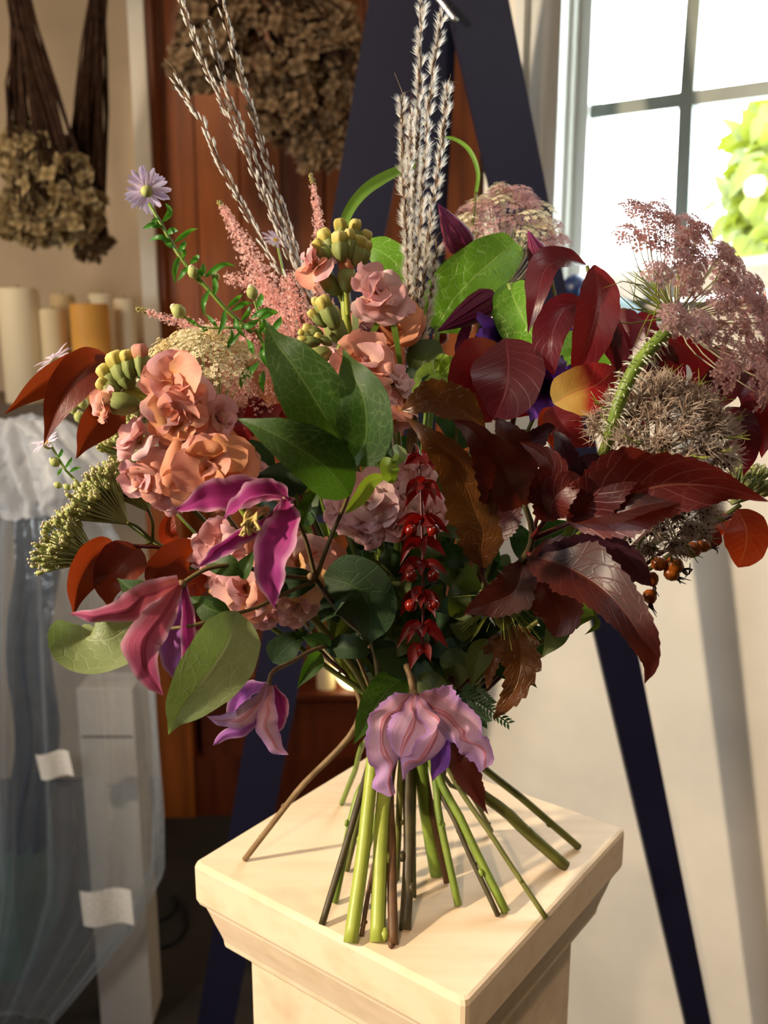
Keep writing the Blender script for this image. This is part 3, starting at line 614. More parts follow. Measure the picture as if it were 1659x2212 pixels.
def bottom(sid):
    px, r, m = BOT[sid]; e = PZ(*px[-1], ZB); de = float(np.dot(e-CAM, FW)); y0, y1 = px[0][1], px[-1][1]
    return [P(x, y, DB+(de-DB)*(y-y0)/(y1-y0)) for x, y in px[:-1]]+[e], r*.70/F, M[m]
def pp(l): return [P(*q) for q in l]
def stem(t, top, sid=None, r=.0016, mat=None, r0=None):
    """one stem mesh from the head (pixels and depth) to the binding and, when sid is given, on to the pedestal top"""
    pts = pp(top); m_ = MB()
    if sid:
        b, rb, mt = bottom(sid); n = len(pts); pts = pts+b
        seg = 6*len(pts); m_.tube(pts, [r0 or r]+[r]*max(1, n-1)+[rb]*3, 8, seg)
        # nodes on the cut stem
        for q in range(3):
            a = rs.random(); c = b[1]*(1-a)+b[2]*a; m_.ball(c+np.array([rs.gauss(0, .6), rs.gauss(0, .6), 0])*rb, rb*.6, b[2]-b[1], 7, 5, rb*.9)
        return m_.build('stem', mat or mt, t)
    e = P(890+rs.uniform(-75, 75), 1555+rs.uniform(-45, 30), DB+rs.uniform(-.02, .025)); pts.append(e)
    return m_.tube(pts, [r0 or r, r], 7, 6*len(pts)).build('stem', mat or M['stem_olive'], t)
def leafpart(t, px, hw, mat, name='leaf', **kw):
    d = px[0][2]; m_ = MB().sheet(pp(px), hw*d/F, **kw); return m_.build(name, M[mat] if isinstance(mat, str) else mat, t)
def bt_(name, label, cat, px, group=None): return thing(name, label, cat, P(*px), group)

rp = random.Random(5)
# unit petals (along +X, face +Z), shared by all stock flowers
def unit_petal(seed, pr='petal', w_=.56, up=.14, wave=.2):
    m_ = MB(); rd = random.Random(seed)
    m_.sheet([(0, 0, 0), (.35, 0, up*rd.uniform(.2, 1)), (.7, 0, up*rd.uniform(0, 1.4)), (1, 0, -up*rd.uniform(-.6, 1.4))], w_, pr, 0, .1, rd.uniform(-.05, .22), wave, rd.uniform(1.0, 1.7), edge=rd.uniform(-.35, .3), nu=10, nv=9, nview=(0, 0, 1), ph=rd.random()*6)
    return m_
UP_ = {}
def upet(mat, k):
    if (mat, k) not in UP_: UP_[mat, k] = unit_petal(k).mesh('petal', M[mat])
    return UP_[mat, k]
CALYX = MB().lathe((0, 0, -.62), (0, 0, 1), [(0, .05), (.12, .14), (.35, .19), (.55, .16), (.66, .1)], 8).mesh('flower', M['bud_green'])
def orient(p, z, root, spin=0.):
    q = Vector(z).to_track_quat('Z', 'Y'); return Matrix.Translation(Vector(p)-Vector(root['_w'][:])) @ q.to_matrix().to_4x4() @ Matrix.Rotation(spin, 4, 'Z')
def stock_flower(t, x, y, d, r, face, mats, seed, rings=((5, 4, 1.), (5, 24, .92), (4, 46, .72), (3, 68, .48))):
    rd = random.Random(seed); s_ = r*d/F
    f = inst(CALYX, 'flower', t, orient(P(x, y, d), CV(*face), t, rd.random()*6) @ Matrix.Scale(s_, 4))
    for n, el, ln in rings:
        o = rd.random()*6
        for i in range(n):
            Mx = Matrix.Rotation(o+i*2*PI/n+rd.gauss(0, .22), 4, 'Z') @ Matrix.Rotation(-R(el+rd.gauss(0, 15)), 4, 'Y') @ Matrix.Rotation(rd.gauss(0, .32), 4, 'X') @ Matrix.Scale(ln*rd.uniform(.82, 1.14), 4)
            inst(upet(rd.choice(mats), rd.randrange(5)), 'petal', f, Matrix.Translation((0, 0, .02+.04*(1-ln))) @ Mx)
    return f
def bud(t, x, y, d, ang, ln, wd, tip='bud_yel', open_=.35, dz=0.2):
    """stock bud: green sepals with a coloured tip; ang = direction of the tip in the picture, degrees"""
    ax = nrm(CV(math.cos(R(ang)), math.sin(R(ang)), dz)); s_ = d/F; b0 = P(x, y, d)-ax*ln*s_*.5; L, W_ = ln*s_*1.12, wd*s_*.44
    o = MB().pod(b0, ax, [(0, W_*.25), (L*.12, W_*.7), (L*.35, W_), (L*.6, W_*.92), (L*(.98-open_), W_*.72), (L*(1-open_*.6), W_*.5)], 16, 4, .13).build('bud', M['bud_green'], t)
    MB().pod(b0, ax, [(L*.5, W_*.6), (L*.66, W_*.85), (L*.8, W_*.9), (L*.9, W_*.78), (L*.97, W_*.5), (L*.94, W_*.2)], 15, 5, .2, rp).build('bud_tip', M[tip], o)
    return o
# ------------------------------------------------------------------ umbels
def unit_umbellet(seed, mat_pet, n=16, fr=.3, dome=.55, ped=.6):
    rd = random.Random(seed); m_ = MB()
    for i in range(n):
        a = i*2.399963; q = math.sqrt((i+.5)/n); c = np.array([q*math.cos(a), q*math.sin(a), dome*(1-q*q)])*.9+np.array([rd.gauss(0, .05), rd.gauss(0, .05), rd.gauss(0, .06)])
        m_.add([c*0.0+[0, 0, -ped], c+[.025, 0, 0], c+[-.025, .02, 0]], [(0, 1, 2)], [(0, 0)]*3)
        z = nrm([c[0]*.7, c[1]*.7, 1]); u = nrm(np.cross(z, [0, 1, .1])); v = np.cross(z, u); r = fr*rd.uniform(.7, 1.15)
        for k_ in range(5):
            th = k_*2*PI/5+a; dr = u*math.cos(th)+v*math.sin(th); sd_ = np.cross(z, dr)
            m_.add([c, c+dr*r*.6-sd_*r*.34+z*r*.12, c+dr*r+z*r*.05, c+dr*r*.6+sd_*r*.34+z*r*.12], [(0, 1, 2, 3)], [(.1, .5), (.6, 0), (1, .5), (.6, 1)])
    return m_.mesh('umbellet', M[mat_pet], smooth=False)
def umbel(t, x, y, d, axis, Rp, H, n, mats, ur, raymat, L=1., seed=0, cut=None, nflo=16, fr=.3, down=0.):
    """compound umbel: dome of umbellets centred at (x,y,d); Rp radius and ur umbellet radius in pixels, H dome height / radius"""
    rd = random.Random(seed); s_ = d/F; ax = nrm(CV(*axis)); C_ = P(x, y, d); u = nrm(np.cross(ax, [0, .3, 1])); v = np.cross(ax, u); rays = MB(); O = C_-ax*Rp*s_*L
    mesh = [unit_umbellet(seed*7+i, m, nflo, fr) for i, m in enumerate(mats)]
    for i in range(n):
        a = i*2.399963; q = math.sqrt((i+.5)/n); h = H*(1-q*q)-down*q*q
        p = C_+(u*math.cos(a)*q+v*math.sin(a)*q+ax*h)*Rp*s_+np.array([rd.gauss(0, 1) for _ in range(3)])*Rp*s_*.03
        rays.tube([O, O+(p-O)*.5-ax*Rp*s_*.08*q, p], [.0005, .0003], 5, 6)
        z = nrm((p-O)*.6+ax*Rp*s_*.6)
        inst(rd.choice(mesh), 'umbellet', t, orient(p, z, t, rd.random()*6) @ Matrix.Scale(ur*s_*rd.uniform(.85, 1.15), 4))
    rays.build('rays', M[raymat], t, stuff=True); return O
def threads(mb, c, ax, n, L, w_, rd, spread=1., droop=0., up=.5):
    for i in range(n):
        dv = nrm(np.array([rd.gauss(0, 1) for _ in range(3)])*spread+ax*up); k_ = L*rd.uniform(.6, 1.15); e = c+dv*k_
        m1 = c+dv*k_*.55+np.array([rd.gauss(0, 1) for _ in range(3)])*k_*.15; mb.tube([c, m1, e+np.array([0, 0, -droop*k_])], [w_, w_*.8, w_*.2], 4, 5, cap=False)

# ================================================================== BOUQUET: the stems, one thing each
def bq(name, label, cat, sid=None, group=None):
    return thing(name, label, cat, PZ(*BOT[sid][0][-1], ZB) if sid else P(890, 1565, DB), group)

# ---- dark filler foliage deep inside
rd = random.Random(11)
FILL = ['dark leafy filler sprig under the lower lacy wild carrot head', 'dark leafy filler sprig behind the round burgundy leaf pair', 'dark leafy filler sprig under the broad bright green leaf', 'dark leafy filler sprig below the base of the silvery grass',
        'dark leafy filler sprig behind the three large clematis leaves', 'dark leafy filler sprig behind the peach pink stock at left', 'dark leafy filler sprig behind the low peach and yellow stock', 'dark leafy filler sprig low behind the hanging tassel of bracts', 'dark leafy filler sprig under the large drooping ninebark leaf']
for s_ in range(9):
    t = bq('foliage_sprig', FILL[s_], 'foliage', None, 'filler foliage inside the bouquet')
    a = 2*PI*s_/9+.3; hx, hy = 880+330*math.cos(a), 1060-300*math.sin(a)*1.0
    dh = .70+.04*math.sin(a*2); stem(t, [(hx, hy, dh), ((hx+890)/2, (hy+1560)/2-20, dh*.5+.34)], None, .002, M['stem_dark'])
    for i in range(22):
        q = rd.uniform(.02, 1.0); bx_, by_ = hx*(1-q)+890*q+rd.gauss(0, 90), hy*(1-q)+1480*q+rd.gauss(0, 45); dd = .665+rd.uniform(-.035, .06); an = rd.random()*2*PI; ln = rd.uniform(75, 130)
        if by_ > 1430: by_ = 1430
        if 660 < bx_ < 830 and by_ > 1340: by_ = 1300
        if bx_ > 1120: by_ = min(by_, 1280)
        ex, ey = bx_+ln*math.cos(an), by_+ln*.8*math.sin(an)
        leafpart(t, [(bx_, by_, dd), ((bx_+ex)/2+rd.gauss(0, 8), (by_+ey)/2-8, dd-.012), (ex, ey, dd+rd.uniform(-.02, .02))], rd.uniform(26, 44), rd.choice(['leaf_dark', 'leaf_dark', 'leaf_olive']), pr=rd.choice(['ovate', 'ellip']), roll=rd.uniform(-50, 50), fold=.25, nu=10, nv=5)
# olive rounded bracts low in the centre
t = bq('hydrangea_flower', 'greenish olive hydrangea head behind the hanging red bracts', 'flower', 21)
stem(t, [(900, 1260, .625), (890, 1420, .65)], 21, .0025)
for i, (x, y) in enumerate([(850, 1215), (870, 1270), (840, 1300), (880, 1330), (930, 1290), (965, 1240), (985, 1200), (845, 1345), (900, 1380), (955, 1350), (990, 1300), (1010, 1250), (815, 1330), (860, 1390), (930, 1200), (905, 1240), (820, 1240), (1000, 1350)]):
    an = rd.random()*6.28; l = 62; leafpart(t, [(x-l*.5*math.cos(an), y-l*.5*math.sin(an), .60), (x, y, .592), (x+l*.5*math.cos(an), y+l*.5*math.sin(an), .602)], 27, 'leaf_olive' if i % 3 else 'leaf_dark', 'bract', pr='round', roll=rd.uniform(-35, 35), fold=.15, cup=.2, nu=10, nv=6)

# ---- clematis vine with the two big side blossoms and the green leaf trio
def tepal(o, pts, hw, mat, d=None, **kw):
    kw.setdefault('pr', 'tepal'); kw.setdefault('fold', .35); kw.setdefault('wave', .06); kw.setdefault('wf', 5); kw.setdefault('nu', 34); kw.setdefault('nv', 13); kw.setdefault('serr', .07); kw.setdefault('sn', 24); kw.setdefault('crum', .0018); kw.setdefault('cf', 90.)
    m_ = MB().sheet(pp(pts), hw*pts[0][2]/F, **kw); return m_.build('tepal', M[mat], o)
def blossom(t, x, y, d, r, stam=(), label=None):
    m_ = MB().ball(P(x, y, d), r*d/F, n=10, m=8); o = m_.build('blossom', M['stem_tan'], t, label=label)
    if stam:
        sx, sy, sd, dx, dy, n = stam; m2 = MB(); q = random.Random(int(x))
        for i in range(n):
            m2.tube([P(x+(sx-x)*.6+q.gauss(0, 5), y+(sy-y)*.6+q.gauss(0, 5), (d+sd)/2), P(sx+q.gauss(0, 9), sy+q.gauss(0, 7), sd), P(sx+dx+q.gauss(0, 13), sy+dy+q.gauss(0, 12), sd-.004+q.gauss(0, .003))], [.0006, .0006, .0009], 5, 7)
        m2.build('stamens', M['stamen'], o)
    return o
v = bq('clematis_vine', 'branching clematis vine with three large green leaves and two magenta blossoms at left', 'clematis', 2)
stem(v, [(682, 1252, .535), (740, 1330, .57), (810, 1410, .62)], 2, .0021, None, .0017)
def twig(t, px, r, mat='stem_vine', nm='stem', r2=None): return MB().tube(pp(px), [r, r2 or r*.8], 8, 8*len(px)).build(nm, M[mat], t)
twig(v, [(682, 1250, .535), (715, 1160, .52), (752, 1070, .50), (758, 1010, .49), (738, 968, .485)], .0013)
twig(v, [(682, 1250, .535), (662, 1170, .52), (640, 1115, .51), (636, 1082, .505), (622, 1076, .502)], .0013)
twig(v, [(682, 1250, .535), (600, 1243, .52), (510, 1222, .507), (450, 1228, .50), (412, 1248, .497), (394, 1262, .495)], .0013, r2=.0013)
twig(v, [(682, 1255, .535), (620, 1280, .52), (555, 1312, .508), (500, 1328, .50), (410, 1352, .49), (330, 1360, .50)], .0012)
MB().ball(P(672, 1245, .528), .0024).build('node', M['stem_tan'], v)
leafpart(v, [(746, 972, .486), (705, 905, .478), (640, 800, .476), (596, 740, .482), (573, 690, .492)], 74, 'clem_leaf', pr='ovate', fold=.22, wave=.03, roll=-6, nu=40, nv=17)
leafpart(v, [(760, 1000, .488), (790, 945, .478), (785, 860, .474), (757, 800, .48), (741, 752, .49)], 64, 'clem_leaf', pr='ovate', fold=.25, wave=.035, roll=14, nu=40, nv=17)
leafpart(v, [(756, 1070, .492), (705, 1010, .476), (625, 955, .468), (560, 922, .47), (512, 904, .478)], 64, 'clem_leaf', pr='ovate', fold=.2, wave=.02, roll=-16, nu=40, nv=17)
leafpart(v, [(655, 1135, .512), (668, 1095, .506), (693, 1047, .508)], 26, 'clem_leaf', pr='ovate', fold=.5, roll=10, nu=24, nv=11)
leafpart(v, [(512, 1322, .500), (490, 1395, .484), (432, 1480, .476), (388, 1540, .482), (364, 1587, .494)], 74, 'clem_pale_sheen', pr='ovate', fold=.25, wave=.03, roll=14, nu=40, nv=17, label=None) if False else leafpart(v, [(512, 1322, .500), (490, 1395, .484), (432, 1480, .476), (388, 1540, .482), (364, 1587, .494)], 76, 'clem_pale_sheen', pr='ovate', fold=.25, wave=.03, roll=14, nu=40, nv=17)
leafpart(v, [(500, 1328, .502), (460, 1318, .502), (405, 1287, .508)], 34, 'clem_leaf', pr='ovate', fold=.3, roll=20, nu=24, nv=11)
leafpart(v, [(330, 1352, .505), (300, 1340, .50), (240, 1378, .488), (188, 1382, .492), (176, 1352, .51)], 84, 'clem_pale_sheen', pr='round', fold=.1, cup=.25, wave=.04, roll=-24, Rr=.55, nu=34, nv=15)
leafpart(v, [(345, 1290, .507), (290, 1275, .509), (252, 1248, .513)], 30, 'clem_leaf', pr='ovate', fold=.35, roll=10, nu=20, nv=9)
leafpart(v, [(524, 1240, .505), (490, 1222, .504), (440, 1208, .512)], 27, 'clem_leaf', pr='ellip', fold=.2, roll=-10, nu=22, nv=9)
leafpart(v, [(522, 1250, .507), (535, 1220, .504), (548, 1188, .51)], 22, 'clem_leaf', pr='ovate', fold=.5, roll=30, nu=20, nv=9)
leafpart(v, [(690, 1255, .545), (640, 1255, .54), (600, 1252, .545), (575, 1250, .55)], 40, 'leaf_dark', pr='ellip', fold=.2, roll=30, nu=20, nv=9)
leafpart(v, [(700, 1245, .56), (770, 1270, .55), (800, 1330, .56), (790, 1400, .58)], 75, 'leaf_dark', pr='ovate', fold=.2, roll=-15, nu=24, nv=9)
o = blossom(v, 618, 1078, .502, 9, (548, 1116, .478, -14, 24, 26))
tepal(o, [(618, 1072, .502), (560, 1062, .505), (480, 1070, .498), (425, 1083, .494), (381, 1099, .492)], 46, 'cl_mag', roll=-25, fold=.3, L=1.1, Rr=.9)
tepal(o, [(620, 1078, .500), (605, 1070, .486), (560, 1072, .480), (520, 1092, .482), (486, 1122, .488)], 36, 'cl_mag', roll=-52, fold=.7, pr='ellip')
tepal(o, [(608, 1085, .500), (575, 1128, .487), (510, 1160, .48), (462, 1195, .482), (427, 1226, .49)], 24, 'cl_mag', roll=25, fold=.55)
tepal(o, [(619, 1080, .500), (616, 1130, .482), (590, 1195, .472), (585, 1255, .474), (598, 1312, .48)], 43, 'cl_mag', roll=-12, fold=.45)
o = blossom(v, 393, 1263, .495, 11)
tepal(o, [(398, 1262, .498), (392, 1330, .507), (372, 1400, .505), (392, 1488, .498)], 36, 'cl_vio', roll=-10, fold=.4)
tepal(o, [(396, 1262, .495), (404, 1320, .492), (402, 1400, .488), (400, 1486, .488)], 22, 'cl_mag', roll=18, fold=.5)
tepal(o, [(388, 1263, .492), (355, 1330, .478), (312, 1385, .47), (318, 1445, .472), (352, 1501, .48)], 44, 'cl_out', roll=12, fold=-.4)
tepal(o, [(388, 1261, .492), (330, 1282, .478), (275, 1318, .472), (210, 1331, .472), (149, 1324, .474)], 34, 'cl_out', pr='narrow', roll=18, fold=-.4, serr=.03)
tepal(o, [(385, 1260, .498), (330, 1270, .512), (280, 1290, .515), (247, 1302, .515)], 22, 'cl_vio', roll=30)

# ---- second clematis with a small lilac blossom hanging at lower left
v = bq('clematis_sprig', 'clematis twig with one small lilac blossom hanging left below the bouquet', 'clematis')
stem(v, [(581, 1474, .52), (590, 1450, .525), (625, 1432, .54), (690, 1400, .57), (760, 1400, .61)], None, .0013, M['stem_tan'])
leafpart(v, [(694, 1410, .575), (675, 1435, .565), (641, 1487, .565)], 22, 'clem_leaf', pr='lance', fold=.45, roll=10, nu=20, nv=9)
leafpart(v, [(700, 1400, .578), (690, 1385, .575), (650, 1375, .575)], 26, 'clem_leaf', pr='ovate', fold=.3, roll=25, nu=20, nv=9)
leafpart(v, [(702, 1398, .58), (760, 1400, .57), (800, 1410, .575)], 30, 'leaf_dark', pr='ellip', fold=.3, roll=20, nu=20, nv=9)
o = blossom(v, 581, 1477, .52, 6, (552, 1540, .512, -3, 12, 7))
tepal(o, [(577, 1479, .523), (538, 1490, .53), (505, 1525, .533), (494, 1562, .53)], 24, 'cl_vio', roll=-20)
tepal(o, [(590, 1480, .522), (604, 1520, .525), (602, 1560, .523), (590, 1592, .52)], 20, 'cl_mag', roll=10)
tepal(o, [(579, 1480, .517), (560, 1535, .506), (520, 1578, .502), (483, 1592, .506), (459, 1612, .508)], 18, 'cl_vio', roll=10, fold=-.4)
tepal(o, [(577, 1478, .517), (560, 1515, .506), (520, 1556, .50), (480, 1557, .503), (447, 1548, .506)], 22, 'cl_pale', roll=15, fold=-.35)
tepal(o, [(586, 1480, .517), (578, 1530, .505), (575, 1570, .503), (595, 1610, .506), (627, 1635, .508)], 25, 'cl_pale', roll=-8, fold=-.35)

# ---- third clematis: faded blossom in front of the stems
v = bq('clematis_sprig', 'clematis with a faded crumpled pink and violet blossom hanging before the cut stems', 'clematis')
stem(v, [(893, 1498, .575), (888, 1470, .58), (880, 1442, .595)], None, .0021, M['stem_tan'])
leafpart(v, [(880, 1462, .598), (838, 1490, .588), (795, 1550, .583), (764, 1608, .588)], 46, 'clem_leaf', pr='ovate', fold=.35, roll=12, nu=30, nv=13)
leafpart(v, [(897, 1442, .60), (850, 1425, .592), (815, 1390, .592), (804, 1368, .596)], 42, 'leaf_dark', pr='ovate', fold=.3, roll=-20, nu=24, nv=11)
leafpart(v, [(905, 1460, .61), (940, 1490, .605), (968, 1540, .61)], 34, 'leaf_olive', pr='ovate', fold=.3, roll=-10, nu=20, nv=9)
o = blossom(v, 893, 1499, .575, 10)
W_ = dict(serr=.12, sn=17, nu=50, nv=21, crum=.0065, cf=75.)
tepal(o, [(905, 1515, .585), (940, 1590, .588), (948, 1640, .586), (934, 1687, .584)], 28, 'cl_purple', roll=10)
tepal(o, [(880, 1505, .583), (868, 1560, .582), (862, 1600, .58), (865, 1640, .58)], 30, 'cl_purple', roll=-10)
tepal(o, [(903, 1503, .578), (965, 1548, .576), (1010, 1600, .566), (1052, 1652, .562)], 50, 'cl_pale', roll=-22, fold=-.45, wave=.2, wf=3.2, pr='trunc', **W_)
tepal(o, [(886, 1502, .571), (840, 1565, .56), (826, 1635, .556), (850, 1706, .558)], 38, 'cl_pale', roll=22, fold=-.5, wave=.2, wf=3, pr='trunc', **W_)
tepal(o, [(894, 1500, .569), (888, 1560, .556), (880, 1610, .55), (868, 1660, .55)], 44, 'cl_pale', roll=-6, fold=-.35, wave=.15, wf=3, pr='ellip', **W_)
tepal(o, [(900, 1501, .569), (935, 1550, .553), (945, 1600, .545), (905, 1652, .542), (858, 1684, .545)], 34, 'cl_pale', roll=38, fold=-.5, wave=.16, wf=2.6, pr='ellip', **W_)

# ---- maroon clematis buds up on the right, and purple blossoms behind the red leaves
v = bq('clematis_sprig', 'tall clematis with three maroon pointed buds above the red leaves', 'clematis', 12)
stem(v, [(1072, 640, .64), (1050, 680, .645), (1010, 800, .66), (960, 1100, .67), (920, 1400, .67)], 12, .0014, None)
twig(v, [(1005, 560, .66), (1000, 640, .66), (1015, 760, .66)], .0013); twig(v, [(1165, 545, .66), (1195, 620, .66), (1190, 700, .66), (1080, 900, .67)], .0013)
def clembud(t, b, tip, hw, d, bend=0.):
    b3, t3 = P(*b, d), P(*tip, d-.01); ax = t3-b3; L = np.linalg.norm(ax); W2 = hw*d/F
    o = MB().lathe(b3, ax, [(0, W2*.25), (L*.06, W2*.7), (L*.18, W2), (L*.35, W2*.98), (L*.6, W2*.7), (L*.85, W2*.28), (L*1., .0003)], 12).build('bud', M['cl_bud'], t)
    u = nrm(np.cross(ax, FW))
    for k_ in (-1, 0, 1):
        pts = [b3+ax*q+u*W2*k_*.62*rr+nrm(np.cross(u, ax))*W2*1.03*rr*(.78 if k_ else 1)*s_ for q, rr in ((.04, .6), (.2, 1), (.4, .95), (.6, .7), (.85, .28), (.98, .04))] if (s_ := (1 if np.dot(np.cross(u, ax), FW) < 0 else -1)) else None
        MB().tube(pts, .0004, 5, 14).build('rib', M['cl_mag'], o)
    return o
clembud(v, (1008, 548), (947, 440), 32, .655); clembud(v, (1072, 640), (945, 716), 33, .635); clembud(v, (1178, 585), (1140, 498), 26, .66)
tepal(v, [(1020, 690, .64), (1000, 725, .637), (985, 770, .638)], 12, 'cl_bud')
leafpart(v, [(1070, 640, .66), (1085, 625, .66), (1110, 628, .66)], 12, 'leaf_lit', nu=10, nv=5)
for (x, y, d, k_) in ((1084, 726, .632, 0), (1180, 838, .588, 1), (1250, 760, .67, 2)):
    v = bq('clematis_sprig', ['purple clematis blossom between the green leaf and the round burgundy leaf', 'purple double clematis blossom behind the red and yellow turning leaf', 'purple clematis blossom farthest back behind the upright crimson leaf'][k_], 'clematis', None)
    stem(v, [(x, y, d), (x*.6+890*.4, y*.6+1560*.4, d*.6+.27)], None, .0013)
    o = blossom(v, x, y, d, 8)
    for i in range(8):
        a = i*.785+.3*k_; l = 78 if i % 2 else 60
        tepal(o, [(x, y, d), (x+l*.5*math.cos(a), y-l*.5*math.sin(a), d-.022), (x+l*math.cos(a), y-l*math.sin(a), d-.018+.01*(i % 3))], 21, 'cl_purple', roll=rd.uniform(-30, 30), nu=16, nv=9, wave=.12)

# ---- stocks
PK, PE, AP, PL, YE = ['pt_pink'], ['pt_pink', 'pt_peach'], ['pt_apri', 'pt_peach'], ['pt_pale', 'pt_pink'], ['pt_yel', 'pt_peach', 'pt_pale']
v = bq('stock_spray', 'tall pink stock topped with yellow green buds beside the tall grass', 'stock', 5)
stem(v, [(748, 545, .60), (745, 640, .60), (752, 720, .605), (775, 900, .63), (830, 1300, .67)], 5, .0032, M['stem_lime'], .0028)
for (x, y, a, l, w_) in ((712, 528, 118, 62, 36), (738, 508, 100, 60, 34), (765, 508, 80, 58, 32), (735, 535, 95, 58, 40), (782, 528, 62, 56, 32), (770, 545, 75, 62, 38), (700, 545, 135, 56, 34), (786, 550, 70, 54, 30), (755, 530, 90, 60, 30)):
    bud(v, x, y, .592+rp.uniform(-.012, .012), a, l, w_)
for (x0, y0, x1, y1) in ((712, 585, 742, 660), (748, 620, 752, 680)): twig(v, [(x0, y0, .595), (x1, y1, .60)], .0016, 'stem_lime')
bud(v, 748, 595, .588, 92, 74, 42, 'bud_pink', .5)
twig(v, [(748, 630, .59), (752, 680, .598)], .0018, 'stem_lime')
stock_flower(v, 688, 578, .588, 52, (-.8, .25, .5), PE, 1); bud(v, 712, 612, .592, 130, 64, 40, 'bud_pink', .3)
stock_flower(v, 812, 640, .585, 74, (.25, .25, .9), PL, 2); stock_flower(v, 845, 652, .60, 52, (.7, .1, .6), PL, 31)
leafpart(v, [(775, 745, .60), (768, 705, .595), (775, 672, .59), (828, 662, .588)], 8, 'clem_pale_sheen', pr='blade', roll=20, nu=16, nv=5)
leafpart(v, [(790, 760, .61), (815, 700, .605), (845, 690, .60), (862, 770, .60), (868, 830, .605)], 7, 'blade', pr='blade', nu=20, nv=5)
v = bq('stock_spray', 'pale pink stock with green buds right above the large green leaves', 'stock', 8)
stem(v, [(735, 745, .555), (765, 800, .565), (810, 950, .60), (880, 1300, .66)], 8, .0028, M['stem_green'])
for (x, y, a, l, w_, tp) in ((712, 678, 118, 72, 40, 'bud_yel'), (725, 715, 108, 96, 50, 'bud_yel'), (688, 690, 140, 48, 24, 'bud_yel'), (678, 715, 160, 44, 22, 'bud_yel'), (670, 738, 175, 46, 26, 'bud_yel'), (690, 665, 120, 44, 22, 'bud_yel'), (768, 750, -35, 64, 34, 'bud_yel'), (688, 768, 200, 62, 40, 'bud_pink'), (700, 735, 150, 40, 20, 'bud_yel'), (665, 722, 165, 36, 18, 'bud_yel')):
    bud(v, x, y, .553+rp.uniform(-.01, .01), a, l, w_, tp, .3)
for (x, y, d, r, f, mt) in ((785, 800, .55, 78, (.2, .5, .8), PE), (718, 790, .565, 58, (-.5, .4, .8), PL), (845, 830, .57, 58, (.6, .3, .8), PL), (690, 755, .575, 48, (-.5, .5, .7), PE), (870, 875, .575, 42, (.5, .2, .8), YE), (725, 850, .57, 50, (-.2, 0, 1), PL), (840, 905, .585, 46, (.4, .1, .9), PL)):
    stock_flower(v, x, y, d, r, f, mt, x)
v = bq('stock_spray', 'peach pink stock spike leaning out at the left with yellow buds', 'stock', 4)
stem(v, [(270, 835, .555), (340, 880, .56), (420, 960, .57), (560, 1150, .61), (740, 1430, .66)], 4, .003, M['stem_lime'], .0035)
for (x, y, a, l, w_, tp) in ((262, 800, 115, 74, 50, 'bud_yel'), (240, 818, 130, 62, 40, 'bud_yel'), (280, 790, 100, 60, 36, 'bud_yel'), (236, 838, 150, 50, 34, 'bud_yel'), (306, 785, 95, 72, 44, 'bud_pink'), (270, 815, 118, 60, 44, 'bud_yel'), (258, 872, 175, 86, 52, 'bud_pink')):
    bud(v, x, y, .545+rp.uniform(-.01, .01), a, l, w_, tp, .35)
for (x, y, d, r, f, mt) in ((232, 878, .54, 42, (-.8, -.1, .5), PE), (378, 842, .54, 86, (.15, .35, .9), PE), (385, 895, .535, 66, (.1, -.3, 1), AP), (462, 905, .55, 56, (.6, .1, .7), PK), (305, 958, .545, 60, (-.6, .45, .6), PL), (322, 1030, .545, 62, (-.4, -.4, .8), PE), (385, 950, .56, 50, (.2, .3, .9), PK), (410, 975, .56, 48, (0, .4, .9), PK), (452, 1015, .535, 92, (.1, .1, 1), AP), (540, 1025, .555, 50, (.7, -.1, .7), PE), (360, 1065, .56, 48, (0, -.7, .7), PK), (460, 965, .56, 60, (.1, .7, .6), PK)):
    stock_flower(v, x, y, d, r, f, mt, x+y)
v = bq('stock_spray', 'peach and yellow stock low at the left behind the hanging magenta blossom', 'stock', 22)
stem(v, [(560, 1230, .57), (680, 1340, .60), (780, 1470, .65)], 22, .0026, M['stem_olive'])
for (x, y, d, r, f, mt) in ((480, 1180, .56, 66, (-.4, .1, .9), PK), (432, 1190, .57, 40, (-.7, .1, .7), PL), (645, 1225, .575, 84, (.3, .2, .9), YE), (560, 1195, .59, 55, (.1, .3, .9), PE), (530, 1268, .555, 76, (-.2, -.2, .9), PE), (640, 1295, .58, 60, (.2, -.6, .8), PL), (570, 1315, .58, 46, (-.1, -.8, .6), PK), (480, 1250, .57, 46, (-.5, -.1, .8), YE), (700, 1210, .60, 48, (.7, .3, .6), PE)):
    stock_flower(v, x, y, d, r, f, mt, x+2*y)
v = bq('stock_spray', 'pale pink stock in shade under the three large green leaves', 'stock', 20)
stem(v, [(815, 1110, .585), (830, 1250, .62), (850, 1420, .66)], 20, .0026)
for (x, y, d, r, f, mt) in ((800, 1085, .575, 78, (0, .1, 1), PL), (850, 1125, .575, 62, (.3, -.3, .9), PL), (740, 1100, .585, 52, (-.6, 0, .8), PL), (920, 1110, .60, 52, (.6, .1, .8), PK), (790, 1140, .58, 50, (-.1, -.6, .8), PL), (850, 1060, .59, 50, (.4, .6, .7), PL), (900, 1020, .60, 46, (.4, .2, .8), PK)):
    stock_flower(v, x, y, d, r, f, mt, x+3*y)
v = bq('garden_rose', 'soft apricot rose half hidden between the grass bundle and the pink stock', 'rose', 16)
stem(v, [(840, 735, .645), (860, 950, .66), (885, 1300, .67)], 16, .0022, M['stem_olive'])
stock_flower(v, 842, 715, .64, 96, (.15, .35, .9), AP, 9, ((5, 20, 1.), (5, 42, .9), (4, 64, .72), (4, 80, .5)))
leafpart(v, [(778, 698, .625), (805, 722, .62), (838, 738, .625)], 26, 'burg', pr='ovate', nu=14, nv=7)

